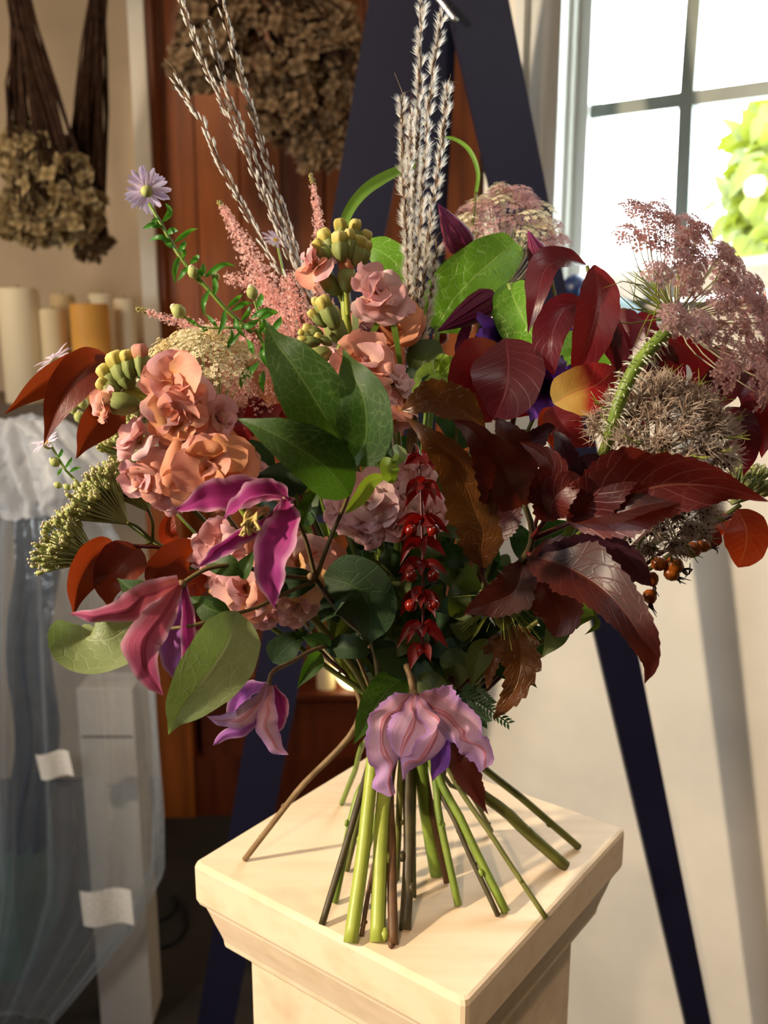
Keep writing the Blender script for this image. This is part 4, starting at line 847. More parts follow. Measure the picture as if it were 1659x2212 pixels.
# ---- plume grass
def raceme(t, pts, hw, fluff, mspk, seed, L=13.):
    q = random.Random(seed); c = spline(pp(pts), 60); t_ = np.gradient(c, axis=0); ln = np.linalg.norm(np.diff(c, axis=0), axis=1).sum(); d = pts[0][2]; px = d/F
    ra = MB().tube(c[::4], [.0008, .0005], 5, 30).build('raceme', M['stem_brown'], t); sp, sk = MB(), MB()
    n = int(ln/px/L*2.6)
    for i in range(n):
        u = i/n; f = u*59; k_ = int(f); p = c[k_]+(c[min(59, k_+1)]-c[k_])*(f-k_); tt = nrm(t_[k_]); sd_ = nrm(np.cross(tt, FW)); bk = np.cross(sd_, tt)
        a = q.random()*2*PI; out = sd_*math.cos(a)+bk*math.sin(a); w_ = hw*px*(1 if u < .85 else .6)
        dr = nrm(tt*1.0+out*(.34 if fluff > 5 else .16)); b = p+out*(.0006 if fluff > 5 else hw*px*.3)
        sp.lathe(b, dr, [(0, .0003), (L*px*.35, hw*px*.125), (L*px*.8, hw*px*.1), (L*px*1.25, .0001)], 4)
        for h in range(fluff if fluff < 9 or u > .18+.2*q.random() else 2):
            hd = nrm(tt*q.uniform(.8, 1.3)+out*(q.uniform(.3, .9) if fluff > 5 else q.uniform(.05, .42))+np.array([q.gauss(0, .18 if fluff > 5 else .06) for _ in range(3)])); l = hw*px*q.uniform(.75, 1.35); s2 = nrm(np.cross(hd, FW))*(.00024 if fluff > 5 else .0003)
            sk.add([b-s2, b+s2, b+hd*l], [(0, 1, 2)])
    sp.build('spikelets', M[mspk], ra, stuff=True)
    if fluff: sk.build('silky_hairs', M['silk'], ra, stuff=True)
    e = c[-1]; q2 = MB()
    for k_ in range(2): q2.tube([e, e+nrm(t_[-1])*14*px+np.array([q.gauss(0, 1), 0, q.gauss(0, .6)])*7*px, e+nrm(t_[-1])*26*px+np.array([q.gauss(0, 1), 0, q.gauss(0, .6)])*20*px], [.0003, .0001], 4, 6)
    q2.build('awn', M['stem_tan'], ra)
v = bq('plume_grass', 'slender beige plume grass of four spikes leaning to the upper left', 'grass', 15)
stem(v, [(690, 705, .66), (740, 900, .665), (850, 1350, .672)], 15, .0016, M['stem_brown'])
for i, pts in enumerate((((688, 690, .65), (640, 640, .648), (560, 510, .645), (480, 360, .64), (440, 270, .638), (377, 170, .635)), ((690, 690, .655), (640, 590, .65), (560, 400, .648), (490, 240, .645), (440, 140, .64), (385, -20, .635)), ((690, 690, .66), (640, 560, .658), (570, 390, .655), (500, 220, .65), (448, 55, .645)), ((690, 690, .665), (645, 560, .665), (600, 420, .66), (540, 230, .658), (475, 0, .655)))):
    raceme(v, pts, 17, 5, 'spk_l', i+1, 17.)
v = bq('plume_grass', 'dense silvery plume grass standing upright in the middle above the bouquet', 'grass', 17)
stem(v, [(892, 850, .64), (890, 1000, .65), (880, 1350, .67)], 17, .004, M['stem_brown'])
for i, pts in enumerate((((890, 850, .635), (886, 720, .633), (880, 560, .63), (872, 380, .628), (868, 215, .626)), ((890, 850, .64), (892, 660, .638), (895, 460, .635), (905, 230, .632), (912, -10, .63)), ((892, 850, .635), (900, 660, .632), (912, 420, .63), (930, 210, .628), (955, 35, .626)), ((893, 850, .63), (910, 660, .628), (930, 480, .625), (955, 320, .622), (967, 190, .62)), ((893, 850, .628), (912, 740, .626), (930, 640, .624), (942, 540, .622)), ((888, 850, .645), (885, 640, .645), (883, 420, .64), (890, 250, .638)))):
    raceme(v, pts, 21, 20, 'spk', i+20, 12.)
t_ = bq('grass_blade', 'arching green grass blade rising behind the tall pink stock', 'grass'); stem(t_, [(742, 490, .66), (760, 700, .665), (830, 1200, .67)], None, .0014)
leafpart(t_, [(735, 500, .66), (760, 445, .66), (800, 402, .66), (866, 366, .665), (930, 345, .67)], 13, 'blade', 'blade', pr='blade', fold=.3, nu=26, nv=5)
t_ = bq('grass_blade', 'thin curled grass blade rising above the dusky pink umbel', 'grass'); stem(t_, [(1028, 415, .72), (1010, 600, .71), (940, 1200, .68)], None, .0012)
leafpart(t_, [(1028, 420, .72), (1032, 370, .72), (1012, 322, .72), (975, 298, .72), (940, 300, .72)], 5, 'blade', 'blade', pr='blade', fold=.3, nu=24, nv=5)

# ---- astilbe
def spike(t, pts, w0, w1, n, seed, g=.1):
    q = random.Random(seed); d = pts[0][2]; px = d/F; c = spline(pp(pts), 40); ra = MB().tube(c[::3], [.0009, .0004], 5, 20).build('spike', M['ast_pink'], t); fl, gb = MB(), MB()
    for i in range(n):
        u = q.random()**.8; k_ = min(39, int(u*40)); w_ = (w0*(1-u)+w1*u)*px; v_ = nrm([q.gauss(0, 1) for _ in range(3)]); p = c[k_]+v_*w_*q.uniform(.35, 1.0); r = px*q.uniform(3.4, 6.2)*(1-.35*u)
        z = nrm(v_+np.array([q.gauss(0, .5) for _ in range(3)])); a = nrm(np.cross(z, [.1, .3, 1])); b = np.cross(z, a)
        if u > 1-g: gb.ball(p, r*.6, n=4, m=4); continue
        for h in range(4):
            th = h*PI/2+q.random(); dr = a*math.cos(th)+b*math.sin(th); s2 = np.cross(z, dr); fl.add([p, p+dr*r*.5-s2*r*.3+z*r*.3, p+dr*r+z*r*.5, p+dr*r*.5+s2*r*.3+z*r*.3], [(0, 1, 2, 3)], [(.1, .5), (.6, 0), (1, .5), (.6, 1)])
    fl.build('florets', M['ast_pink'], ra, stuff=True, smooth=False); gb.n and gb.build('green_tip', M['ast_green'], ra, stuff=True)
for lab, sp in (('pink astilbe plume with a tapering spike left of the beige grass', [([(600, 660, .66), (555, 580, .655), (515, 510, .65), (475, 438, .648)], 58, 6, 900, .05), ([(620, 700, .66), (580, 640, .65), (530, 610, .65), (490, 600, .65)], 42, 14, 420, 0), ([(640, 740, .655), (600, 660, .645), (560, 600, .645)], 46, 18, 500, 0)]),
                ('pink astilbe plume with a thin upright spike left of the yellow green buds', [([(690, 600, .66), (690, 520, .66), (684, 450, .66), (672, 378, .66)], 26, 5, 480, .1), ([(660, 740, .64), (640, 670, .635), (620, 600, .64)], 52, 18, 650, 0), ([(700, 700, .65), (695, 640, .645), (690, 590, .65)], 44, 16, 420, 0), ([(640, 770, .645), (600, 720, .64), (550, 680, .645)], 46, 16, 420, 0)]),
                ('pink astilbe spike pointing left over the cream umbel', [([(480, 725, .66), (400, 700, .66), (345, 682, .66), (297, 666, .66)], 26, 5, 420, .14), ([(560, 760, .66), (510, 720, .655), (460, 700, .655)], 34, 14, 350, 0)]),
                ('pink astilbe plume low between the cream umbel and the green leaves', [([(560, 900, .60), (530, 840, .60), (500, 780, .60)], 48, 20, 520, 0), ([(600, 850, .60), (580, 800, .60), (560, 750, .605)], 40, 16, 380, 0), ([(520, 860, .61), (490, 820, .61), (470, 790, .61)], 34, 16, 260, 0)])):
    v = bq('astilbe_spray', lab, 'astilbe'); b0 = sp[0][0][0]; stem(v, [b0, (b0[0]*.6+890*.4, b0[1]*.5+700, .665)], None, .0015)
    for i, (pts, w0, w1, n, g) in enumerate(sp): spike(v, pts, w0, w1, n, int(b0[0])+i, g)

# ---- umbels
v = bq('umbel_flower', 'cream domed umbel at the left behind the peach stock', 'umbel', 9)
umbel(v, 432, 800, .60, (-.12, .85, .5), 128, .62, 46, ['umb_cream', 'umb_tan', 'umb_cream'], 30, 'umb_stem', 1., 3, nflo=22, fr=.22); stem(v, [(455, 930, .62), (600, 1150, .64), (800, 1440, .67)], 9, .0022, M['stem_green'])
v = bq('umbel_flower', 'dusky pink umbel at the back in front of the navy easel leg', 'umbel', 10)
umbel(v, 1092, 530, .74, (.02, .95, .18), 132, .85, 52, ['umb_pink', 'umb_pink', 'umb_cream'], 30, 'umb_ray_pale', .75, 5, nflo=20, fr=.24, down=.1); stem(v, [(1090, 640, .745), (1050, 800, .72), (980, 1250, .68)], 10, .002, M['stem_green'])
v = bq('umbel_flower', 'large rosy umbel seen from below on a bristly arched stem at the right', 'umbel', 14)
ax_ = (.62, .45, .5); O = umbel(v, 1572, 604, .52, ax_, 262, .10, 66, ['umb_rose', 'umb_pink', 'umb_rose'], 36, 'umb_ray_pale', .5, 8, nflo=22, fr=.32, down=.3)
q = random.Random(2); m_ = MB()
threads(m_, O, nrm(CV(-.75, .6, .3)), 34, 190*.5/F, .0005, q, .5, .0, 1.); m_.build('bracts', M['thread'], v)
arch = [tuple(P(1505, 672, .51)), tuple(P(1455, 702, .50)), tuple(P(1385, 775, .497)), tuple(P(1345, 850, .50)), tuple(P(1320, 930, .51)), tuple(P(1300, 990, .53))]
hs = MB().tube(np.array([O]+[np.array(a) for a in arch[1:]]+[P(1200, 1200, .60), P(1000, 1480, .66)]), [.0030, .0036, .0036, .0036, .0032, .0028, .0026, .0025], 10, 60)
stem(v, [(1100, 1350, .63), (1020, 1500, .665)], 14, .0022, M['stem_olive']); hs.build('upper_stem', M['stem_green'], v, label='bristly yellow green upper stem')
m_ = MB(); c = spline(np.array(arch), 60); 
for i in range(260):
    u = q.uniform(.08, .8); p = c[int(u*59)]; tt = nrm(c[min(59, int(u*59)+1)]-p); o_ = nrm(np.cross(tt, nrm([q.gauss(0, 1) for _ in range(3)]))); l = q.uniform(9, 26)*.5/F
    m_.tube([p+o_*.0032, p+o_*(.0032+l*.5), p+o_*(.0032+l)-np.array([0, 0, l*.25])], [.0004, .0001], 4, 3, cap=False)
m_.build('bristles', M['hair'], v, stuff=True)
def nest(lab, x, y, d, axis, Rp, n, seed, sid=None, nth=130, br=14):
    q = random.Random(seed); t = bq('wild_carrot_head', lab, 'umbel', sid); px = d/F; ax = nrm(CV(*axis)); C_ = P(x, y, d); u = nrm(np.cross(ax, [.1, .3, 1])); w_ = np.cross(ax, u); stem(t, [(x, y+Rp*.6, d+.03), ((x+890)/2, (y+1560)/2, .64)], sid, .002, M['stem_olive'])
    ry = MB()
    for i in range(n):
        a = i*2.399963; r = math.sqrt((i+.5)/n); p = C_+(u*math.cos(a)*r+w_*math.sin(a)*r+ax*.55*(1-r*r))*Rp*px; z = nrm(p-C_+ax*Rp*px*.4)
        m_ = MB(); threads(m_, p, z, nth, Rp*px*.36, .00036, q, .55, 0, .75); ub = m_.build('umbellet', M['nest'], t, stuff=True)
        s_ = MB()
        for k_ in range(26):
            e = p+nrm(z+np.array([q.gauss(0, .8) for _ in range(3)]))*Rp*px*q.uniform(.08, .26); s_.ball(e, .0009, n=4, m=4)
        s_.build('seeds', M['nest_core'], ub, stuff=True); ry.tube([C_-ax*Rp*px*.5, (C_+p)/2-ax*Rp*px*.12, p], [.0008, .0005], 5, 6)
    ry.build('rays', M['umb_ray_pale'], t, stuff=True); m_ = MB()
    for i in range(br):
        a = i*2*PI/br; o_ = u*math.cos(a)+w_*math.sin(a); b = C_+(o_*.75+ax*.3)*Rp*px
        for f in (-.35, 0, .35): m_.tube([b, b+(o_+ax*.5)*Rp*px*.22, b+nrm(o_*math.cos(f)+np.cross(ax, o_)*math.sin(f)+ax*.6)*Rp*px*q.uniform(.35, .5)], [.0007, .0002], 5, 6)
    m_.build('bracts', M['thread'], t); return t
nest('brown lacy wild carrot seed head above the large red ninebark leaf at right', 1424, 940, .525, (.1, .72, .68), 150, 28, 4, 18)
nest('brown lacy wild carrot seed head below the large red ninebark leaf at right', 1438, 1092, .555, (.25, -.35, .9), 110, 18, 6)
# yarrow fans
def corymb(t, b, axis, spread, Lp, n, d, seed):
    q = random.Random(seed); px = d/F; B = P(*b, d); ax = nrm(CV(*axis)); u = nrm(np.cross(ax, FW)); w_ = np.cross(ax, u); ry, iv, tp = MB(), MB(), MB()
    for i in range(n):
        a = i*2.399963; r = math.sqrt((i+.5)/n)*spread; dr = nrm(ax+u*math.cos(a)*r+w_*math.sin(a)*r*.7); e = B+dr*Lp*px*q.uniform(.6, 1.04); m0 = B+dr*Lp*px*.45-w_*0
        ry.tube([B, m0, e], [.0007, .0004], 4, 4, cap=False); z = nrm(dr+ax*.4); s_ = px*7.2
        iv.lathe(e-z*s_*1.2, z, [(0, s_*.25), (s_*.5, s_*.66), (s_*1.6, s_*.8), (s_*2.2, s_*.55)], 6)
        for k_ in range(3): tp.ball(e+z*s_*1.0+np.array([q.gauss(0, 1) for _ in range(3)])*s_*.38, s_*.42, n=5, m=4)
    c = ry.build('corymb', M['umb_stem'], t); iv.build('involucres', M['yar_green'], c, stuff=True); tp.build('cream_tips', M['yar_tip'], c, stuff=True)
v = bq('yarrow_spray', 'green and cream yarrow fans seen from the side at far left', 'yarrow', 3 if False else None)
stem(v, [(330, 1170, .60), (500, 1290, .63), (720, 1450, .66)], None, .0018, M['stem_olive'])
twig(v, [(330, 1170, .60), (260, 1200, .59), (214, 1208, .585)], .0012, 'stem_olive'); corymb(v, (214, 1210), (-.9, .42, .1), .78, 126, 130, .585, 1)
twig(v, [(330, 1170, .60), (300, 1140, .59), (275, 1128, .585)], .0012, 'stem_olive'); corymb(v, (278, 1132), (-.75, .66, .1), .75, 135, 150, .59, 2)
twig(v, [(330, 1170, .60), (330, 1130, .595), (320, 1100, .595)], .0012, 'stem_olive'); corymb(v, (322, 1105), (-.45, .85, .1), .8, 130, 140, .605, 3)
v = bq('yarrow_spray', 'small cream yarrow cluster tucked under the peach stock and rust leaf', 'yarrow')
stem(v, [(330, 1010, .60), (560, 1250, .63), (740, 1450, .665)], None, .0016, M['stem_olive']); corymb(v, (325, 1015), (-.5, .85, .1), .8, 110, 120, .615, 4); corymb(v, (330, 960), (-.1, .95, .1), .8, 80, 90, .60, 5)
v = bq('yarrow_spray', 'small pale yarrow cluster peeping out at the far right edge', 'yarrow')
stem(v, [(1600, 1090, .60), (1300, 1300, .63), (1030, 1480, .665)], None, .0016, M['stem_olive']); corymb(v, (1580, 1090), (.55, .8, .1), .8, 100, 90, .60, 6)

# ---- asters
RAYP = MB().sheet([(0, 0, 0), (.5, 0, .04), (1, 0, -.02)], .105, [(0, .5), (.4, .9), (.8, 1), (.94, .7), (1, .3)], 0, .15, nu=7, nv=3, nview=(0, 0, 1)).mesh('ray', M['daisy'])
def daisy(t, x, y, d, r, face, n=34, seed=0):
    q = random.Random(seed); s_ = r*d/F; me = MB().lathe((0, 0, -.42), (0, 0, 1), [(0, .07), (.1, .2), (.3, .27), (.46, .24)], 12).mesh('flower_head', M['yar_green']); f = inst(me, 'flower_head', t, orient(P(x, y, d), CV(*face), t) @ Matrix.Scale(s_, 4))
    o = bpy.data.objects.new('disc', MB().lathe((0, 0, .0), (0, 0, 1), [(0, .22), (.06, .21), (.1, .12), (.11, .02)], 12).mesh('disc', M['daisy_disc'])); COL.objects.link(o); o.parent = f
    for i in range(n): inst(RAYP, 'ray', f, Matrix.Rotation(i*2*PI/n+q.gauss(0, .05), 4, 'Z') @ Matrix.Rotation(-R(8+q.gauss(0, 9)), 4, 'Y') @ Matrix.Scale(q.uniform(.85, 1.08), 4))
def asterleaf(t, x, y, d, ang, l, bend, hw=6): 
    a = R(ang); e = (x+l*math.cos(a), y-l*math.sin(a)); m0 = ((x+e[0])/2+bend*math.sin(a), (y+e[1])/2+bend*math.cos(a)*-1)
    leafpart(t, [(x, y, d), (m0[0], m0[1], d-.004), (e[0], e[1], d+.002)], hw, 'leaf_small', pr='lance', fold=.3, roll=rd.uniform(-35, 35), nu=12, nv=5)
v = bq('aster_spray', 'leafy aster stem with one lilac daisy facing away at upper left', 'aster', 3)
stem(v, [(322, 440, .585), (345, 478, .585), (368, 520, .585), (400, 570, .585), (455, 630, .588), (485, 665, .59), (545, 720, .595), (570, 745, .60), (700, 1100, .64)], 3, .0014, M['stem_green'], .0011)
daisy(v, 317, 412, .585, 49, (-.16, .5, -.72), 36, 3)
for (x, y, a, l, b) in ((349, 482, 80, 45, 14), (352, 490, 185, 45, -6), (375, 525, 30, 62, 12), (372, 525, 175, 52, -10), (340, 468, 250, 26, 3), (388, 550, 262, 66, 6), (395, 560, 100, 30, 4), (410, 570, 40, 28, 5), (380, 535, 150, 34, 5), (440, 600, 20, 75, 16), (430, 600, 75, 34, 4), (405, 575, 235, 40, -5), (452, 625, 262, 62, 8), (462, 640, 95, 48, 6), (490, 665, 40, 44, 8), (485, 668, 255, 60, -6), (505, 685, 300, 56, 6), (520, 695, 60, 40, 6), (540, 690, 20, 60, 9), (560, 720, 80, 40, 5), (500, 672, 20, 50, 8), (385, 545, 60, 30, 4), (400, 580, 330, 28, 4), (420, 590, 350, 26, 4), (360, 505, 15, 26, 4)): asterleaf(v, x, y, .585, a, l, b, 7)
twig(v, [(530, 708, .592), (450, 708, .59), (418, 700, .588), (398, 684, .586)], .0008, 'stem_green')
for (x, y, a, l, b) in ((470, 708, 130, 40, 5), (450, 708, 240, 30, 4), (440, 707, 275, 26, 4), (500, 710, 245, 60, -14), (425, 702, 140, 26, 4), (520, 712, 230, 90, -22)): asterleaf(v, x, y, .588, a, l, b, 5)
def abud(t, x, y, d, ang, r=12):
    ax = nrm(CV(math.cos(R(ang)), math.sin(R(ang)), .2)); s_ = r*d/F; o = MB().lathe(P(x, y, d)-ax*s_*1.1, ax, [(0, s_*.3), (s_*.6, s_*.9), (s_*1.3, s_*.95), (s_*1.9, s_*.6)], 9).build('bud', M['yar_green'], t); MB().ball(P(x, y, d)+ax*s_*.75, s_*.55, n=8, m=5).build('bud_tip', M['yar_tip'], o)
abud(v, 385, 672, .585, 140, 16); abud(v, 417, 588, .582, 110, 13); abud(v, 545, 632, .588, 105, 14); abud(v, 466, 598, .588, 95, 9)
twig(v, [(550, 650, .59), (560, 690, .592), (565, 740, .60)], .0008, 'stem_green'); twig(v, [(420, 600, .585), (440, 618, .587)], .0008, 'stem_green')
for (x, y, a, l, b) in ((555, 665, 75, 34, 4), (560, 690, 20, 46, 7), (560, 690, 200, 44, 7), (565, 710, 320, 46, 6), (570, 740, 280, 60, 7), (575, 770, 10, 40, 6), (540, 790, 250, 55, 8), (560, 780, 240, 48, 6), (570, 800, 270, 50, 5), (545, 765, 110, 36, 5), (585, 720, 60, 44, 6), (590, 750, 330, 44, 6)): asterleaf(v, x, y, .583, a, l, b, 8)
v = bq('aster_spray', 'thin aster stem with a lilac daisy and buds under the rust leaves at left', 'aster')
stem(v, [(112, 965, .60), (140, 1012, .60), (160, 1035, .60), (300, 1150, .61), (700, 1440, .66)], None, .0009, M['stem_green']); daisy(v, 100, 958, .60, 36, (-.5, .6, .5), 20, 5)
abud(v, 118, 998, .60, 140, 11); abud(v, 125, 1048, .60, 160, 8); abud(v, 145, 1052, .60, 150, 8)
for (x, y, a, l, b) in ((125, 990, 70, 24, 4), (140, 1012, 60, 30, 5), (150, 1020, 20, 28, 4), (135, 1010, 240, 20, 3)): asterleaf(v, x, y, .60, a, l, b, 4)
v = bq('aster_spray', 'lilac daisy half hidden behind the rust leaves at far left', 'aster'); stem(v, [(125, 790, .64), (190, 880, .635), (420, 1150, .64), (740, 1450, .67)], None, .0009, M['stem_green']); daisy(v, 118, 778, .64, 46, (-.5, .8, .2), 22, 7)
for (x, y) in ((172, 900), (160, 882), (178, 870)): abud(v, x, y, .63, 100, 13)
v = bq('aster_spray', 'small lilac daisy peeping out behind the beige grass spikes', 'aster'); stem(v, [(598, 525, .69), (640, 700, .68), (780, 1200, .675)], None, .0009, M['stem_green']); daisy(v, 596, 520, .69, 34, (.3, .6, .6), 20, 9)

# ---- rust red leafy branches at left
v = bq('rust_leaf_branch', 'branch with rust red pointed leaves jutting out at the upper left', 'leaf branch', 1)
stem(v, [(238, 772, .575), (300, 860, .60), (420, 1020, .63), (640, 1320, .66)], 1, .0016, None)
leafpart(v, [(232, 772, .572), (165, 790, .565), (90, 830, .56), (8, 896, .565)], 42, 'rust', pr='ovate', fold=.3, roll=30, nu=30, nv=11)
leafpart(v, [(236, 771, .570), (185, 800, .556), (130, 870, .55), (94, 962, .555)], 48, 'rust', pr='ovate', fold=.35, roll=-14, nu=30, nv=11)
leafpart(v, [(268, 868, .590), (235, 890, .58), (195, 935, .576), (164, 992, .58)], 44, 'rust', pr='ovate', fold=.3, roll=10, nu=30, nv=11)
leafpart(v, [(275, 960, .60), (285, 1010, .595), (300, 1060, .60)], 28, 'rust', pr='ellip', roll=20, nu=16, nv=7)
v = bq('rust_leaf_branch', 'branch with glossy rust red leaves hanging left behind the magenta blossom', 'leaf branch')
stem(v, [(236, 1176, .555), (300, 1180, .56), (380, 1196, .57), (560, 1300, .61), (740, 1450, .66)], None, .0012, M['stem_red'])
leafpart(v, [(248, 1178, .555), (205, 1200, .545), (170, 1262, .54), (158, 1332, .545)], 46, 'rust', pr='ovate', fold=.45, roll=20, nu=30, nv=11)
leafpart(v, [(300, 1182, .56), (262, 1220, .548), (235, 1265, .545), (238, 1318, .55)], 52, 'rust', pr='ovate', fold=.3, roll=-12, nu=30, nv=11)
leafpart(v, [(370, 1195, .57), (345, 1220, .56), (322, 1262, .562)], 24, 'rust', pr='ovate', fold=.35, roll=10, nu=20, nv=9)
leafpart(v, [(430, 1200, .575), (395, 1200, .562), (350, 1232, .555), (322, 1268, .56)], 44, 'rust', pr='ellip', fold=.25, roll=14, nu=24, nv=9)
leafpart(v, [(440, 1280, .57), (420, 1260, .565), (395, 1275, .565)], 30, 'burg_or', pr='round', roll=-10, nu=16, nv=7)
leafpart(v, [(385, 1180, .58), (362, 1150, .572), (375, 1090, .575)], 22, 'burg_or', pr='lance', fold=.4, nu=16, nv=7)
leafpart(v, [(470, 1360, .575), (430, 1360, .57), (400, 1380, .575)], 34, 'burg', pr='ovate', fold=.4, nu=16, nv=7)
v = bq('rust_leaf_branch', 'dark red leaves between the astilbe and the three large green leaves', 'leaf branch')
stem(v, [(575, 880, .60), (640, 1050, .63), (800, 1430, .67)], None, .0013, M['stem_red'])
for pts, hw, rl in (([(570, 880, .60), (555, 900, .595), (545, 945, .60)], 32, 10), ([(575, 890, .60), (550, 870, .595), (540, 845, .60)], 18, -20), ([(580, 880, .60), (600, 900, .595), (625, 905, .60)], 30, 20), ([(520, 880, .605), (525, 920, .60), (540, 960, .605)], 28, -10), ([(610, 1110, .60), (615, 1160, .595), (610, 1230, .60)], 34, 10)): leafpart(v, pts, hw, 'burg_red', pr='ovate', fold=.3, roll=rl, nu=18, nv=9)

# ---- burgundy and crimson leaves at right
SR = dict(serr=.05, sn=30)
v = bq('burgundy_branch', 'upright branch with curled burgundy leaves in front of the window', 'leaf branch', 13)
stem(v, [(1268, 575, .555), (1290, 690, .575), (1250, 900, .60), (1130, 1250, .65)], 13, .002, None, .0012)
leafpart(v, [(1266, 572, .553), (1225, 560, .545), (1180, 580, .535), (1158, 650, .53), (1140, 722, .535)], 42, 'burg', pr='lance', fold=.3, roll=-32, twist=50, nu=36, nv=11, **SR)
leafpart(v, [(1284, 572, .550), (1292, 640, .538), (1272, 735, .532), (1240, 826, .537)], 50, 'burg_red', pr='ellip', fold=.35, roll=14, nu=36, nv=11, **SR)
leafpart(v, [(1262, 655, .562), (1220, 668, .556), (1190, 735, .55), (1196, 812, .553)], 46, 'burg', pr='ellip', fold=.3, roll=-24, twist=-30, nu=34, nv=11, **SR)
leafpart(v, [(1325, 670, .565), (1348, 725, .556), (1358, 790, .552), (1330, 865, .558)], 52, 'burg', pr='ovate', fold=.3, roll=-10, nu=30, nv=11, **SR)
leafpart(v, [(1322, 672, .563), (1322, 740, .550), (1330, 800, .55), (1322, 850, .553)], 22, 'burg', pr='lance', fold=.4, roll=30, nu=26, nv=9, **SR)
v = bq('burgundy_branch', 'pair of broad round burgundy leaves in the centre above the ninebark leaves', 'leaf branch')
stem(v, [(1088, 735, .58), (1110, 900, .61), (1020, 1300, .66)], None, .0018, M['stem_red'])
leafpart(v, [(1072, 740, .585), (1045, 790, .57), (1030, 850, .565), (1062, 912, .575)], 74, 'burg_red', pr='ellip', fold=.2, roll=16, nu=30, nv=11, L=.8)
leafpart(v, [(1092, 732, .575), (1098, 790, .56), (1090, 850, .555), (1066, 908, .565)], 80, 'burg', pr='ellip', fold=.2, roll=-6, nu=34, nv=13)
leafpart(v, [(1118, 775, .585), (1140, 800, .575), (1150, 850, .575), (1140, 900, .58)], 20, 'burg', pr='ovate', fold=.4, roll=30, nu=26, nv=9)
leafpart(v, [(1100, 860, .60), (1130, 870, .59), (1160, 890, .59)], 36, 'burg_red', pr='ellip', nu=18, nv=7)
v = bq('turning_leaf_branch', 'leaf turning from yellow to crimson beside the purple blossom', 'leaf branch')
stem(v, [(1200, 880, .545), (1190, 1000, .58), (1100, 1300, .64)], None, .0014, M['stem_red'])
leafpart(v, [(1196, 872, .540), (1235, 850, .525), (1290, 830, .52), (1330, 795, .528)], 56, 'burg_yel', pr='ellip', fold=.22, roll=-14, nu=34, nv=13)
leafpart(v, [(1195, 878, .545), (1215, 915, .538), (1245, 945, .537), (1288, 965, .54)], 42, 'burg_red', pr='ovate', fold=.3, roll=20, nu=28, nv=11)
leafpart(v, [(1190, 880, .55), (1180, 920, .546), (1195, 970, .55)], 24, 'burg_or', pr='ovate', fold=.3, roll=20, nu=20, nv=9)
v = bq('burgundy_branch', 'branch of crimson leaves around the bristly stem at right', 'leaf branch')
stem(v, [(1440, 700, .575), (1420, 760, .58), (1400, 900, .60), (1150, 1250, .64)], None, .002, M['stem_red'])
for pts, hw, mt, rl in (([(1440, 735, .57), (1475, 745, .56), (1510, 780, .558), (1498, 835, .562)], 46, 'burg_red', 10), ([(1435, 740, .565), (1445, 790, .557), (1480, 835, .558)], 26, 'burg_red', 30), ([(1400, 740, .585), (1395, 800, .58), (1400, 860, .58), (1390, 930, .585)], 48, 'burg', -10), ([(1425, 760, .585), (1440, 820, .58), (1420, 880, .585)], 44, 'burg', 15), ([(1330, 850, .58), (1300, 880, .572), (1275, 930, .575)], 40, 'burg', 20), ([(1390, 700, .58), (1410, 720, .575), (1440, 760, .575)], 22, 'burg', -20), ([(1370, 700, .595), (1400, 690, .59), (1420, 720, .59)], 22, 'burg', -20)): leafpart(v, pts, hw, mt, pr='ovate', fold=.3, roll=rl, nu=28, nv=11, **SR)
v = bq('burgundy_branch', 'branch of crimson leaves at the far right edge under the rosy umbel', 'leaf branch')
stem(v, [(1600, 800, .60), (1580, 950, .61), (1300, 1250, .64), (1060, 1480, .67)], None, .002, M['stem_red'])
for pts, hw, mt, rl in (([(1560, 745, .60), (1555, 790, .59), (1550, 850, .59), (1560, 870, .595)], 30, 'burg_red', 10), ([(1590, 780, .60), (1560, 830, .59), (1535, 880, .59), (1560, 940, .592)], 50, 'burg', -15), ([(1610, 800, .595), (1640, 850, .59), (1640, 920, .59), (1610, 960, .592)], 48, 'burg', 10), ([(1590, 890, .585), (1620, 905, .578), (1650, 940, .576), (1645, 990, .58)], 44, 'burg_red', -10), ([(1570, 880, .58), (1600, 930, .57), (1615, 985, .57), (1605, 1030, .575)], 40, 'burg', 20), ([(1510, 800, .59), (1525, 830, .585), (1530, 880, .59)], 36, 'burg', 0), ([(1650, 760, .60), (1660, 820, .595), (1650, 880, .60)], 36, 'burg_red', 0), ([(1500, 860, .58), (1525, 890, .575), (1570, 900, .58)], 22, 'burg', 20)): leafpart(v, pts, hw, mt, pr='ovate', fold=.3, roll=rl, nu=28, nv=11, **SR)
v = bq('turning_leaf_branch', 'orange red leaves at the lower right below the lacy seed heads', 'leaf branch')
stem(v, [(1590, 1110, .585), (1450, 1180, .60), (1150, 1400, .65)], None, .0014, M['stem_red'])
leafpart(v, [(1592, 1100, .58), (1612, 1140, .572), (1610, 1185, .572), (1594, 1226, .578)], 48, 'burg_or', pr='ellip', fold=.25, roll=-6, nu=28, nv=11)
leafpart(v, [(1560, 1170, .59), (1520, 1160, .585), (1480, 1172, .587)], 24, 'burg_red', pr='ovate', nu=18, nv=7); leafpart(v, [(1570, 1110, .60), (1545, 1140, .595), (1540, 1180, .6)], 30, 'burg_or', pr='ovate', nu=18, nv=7)

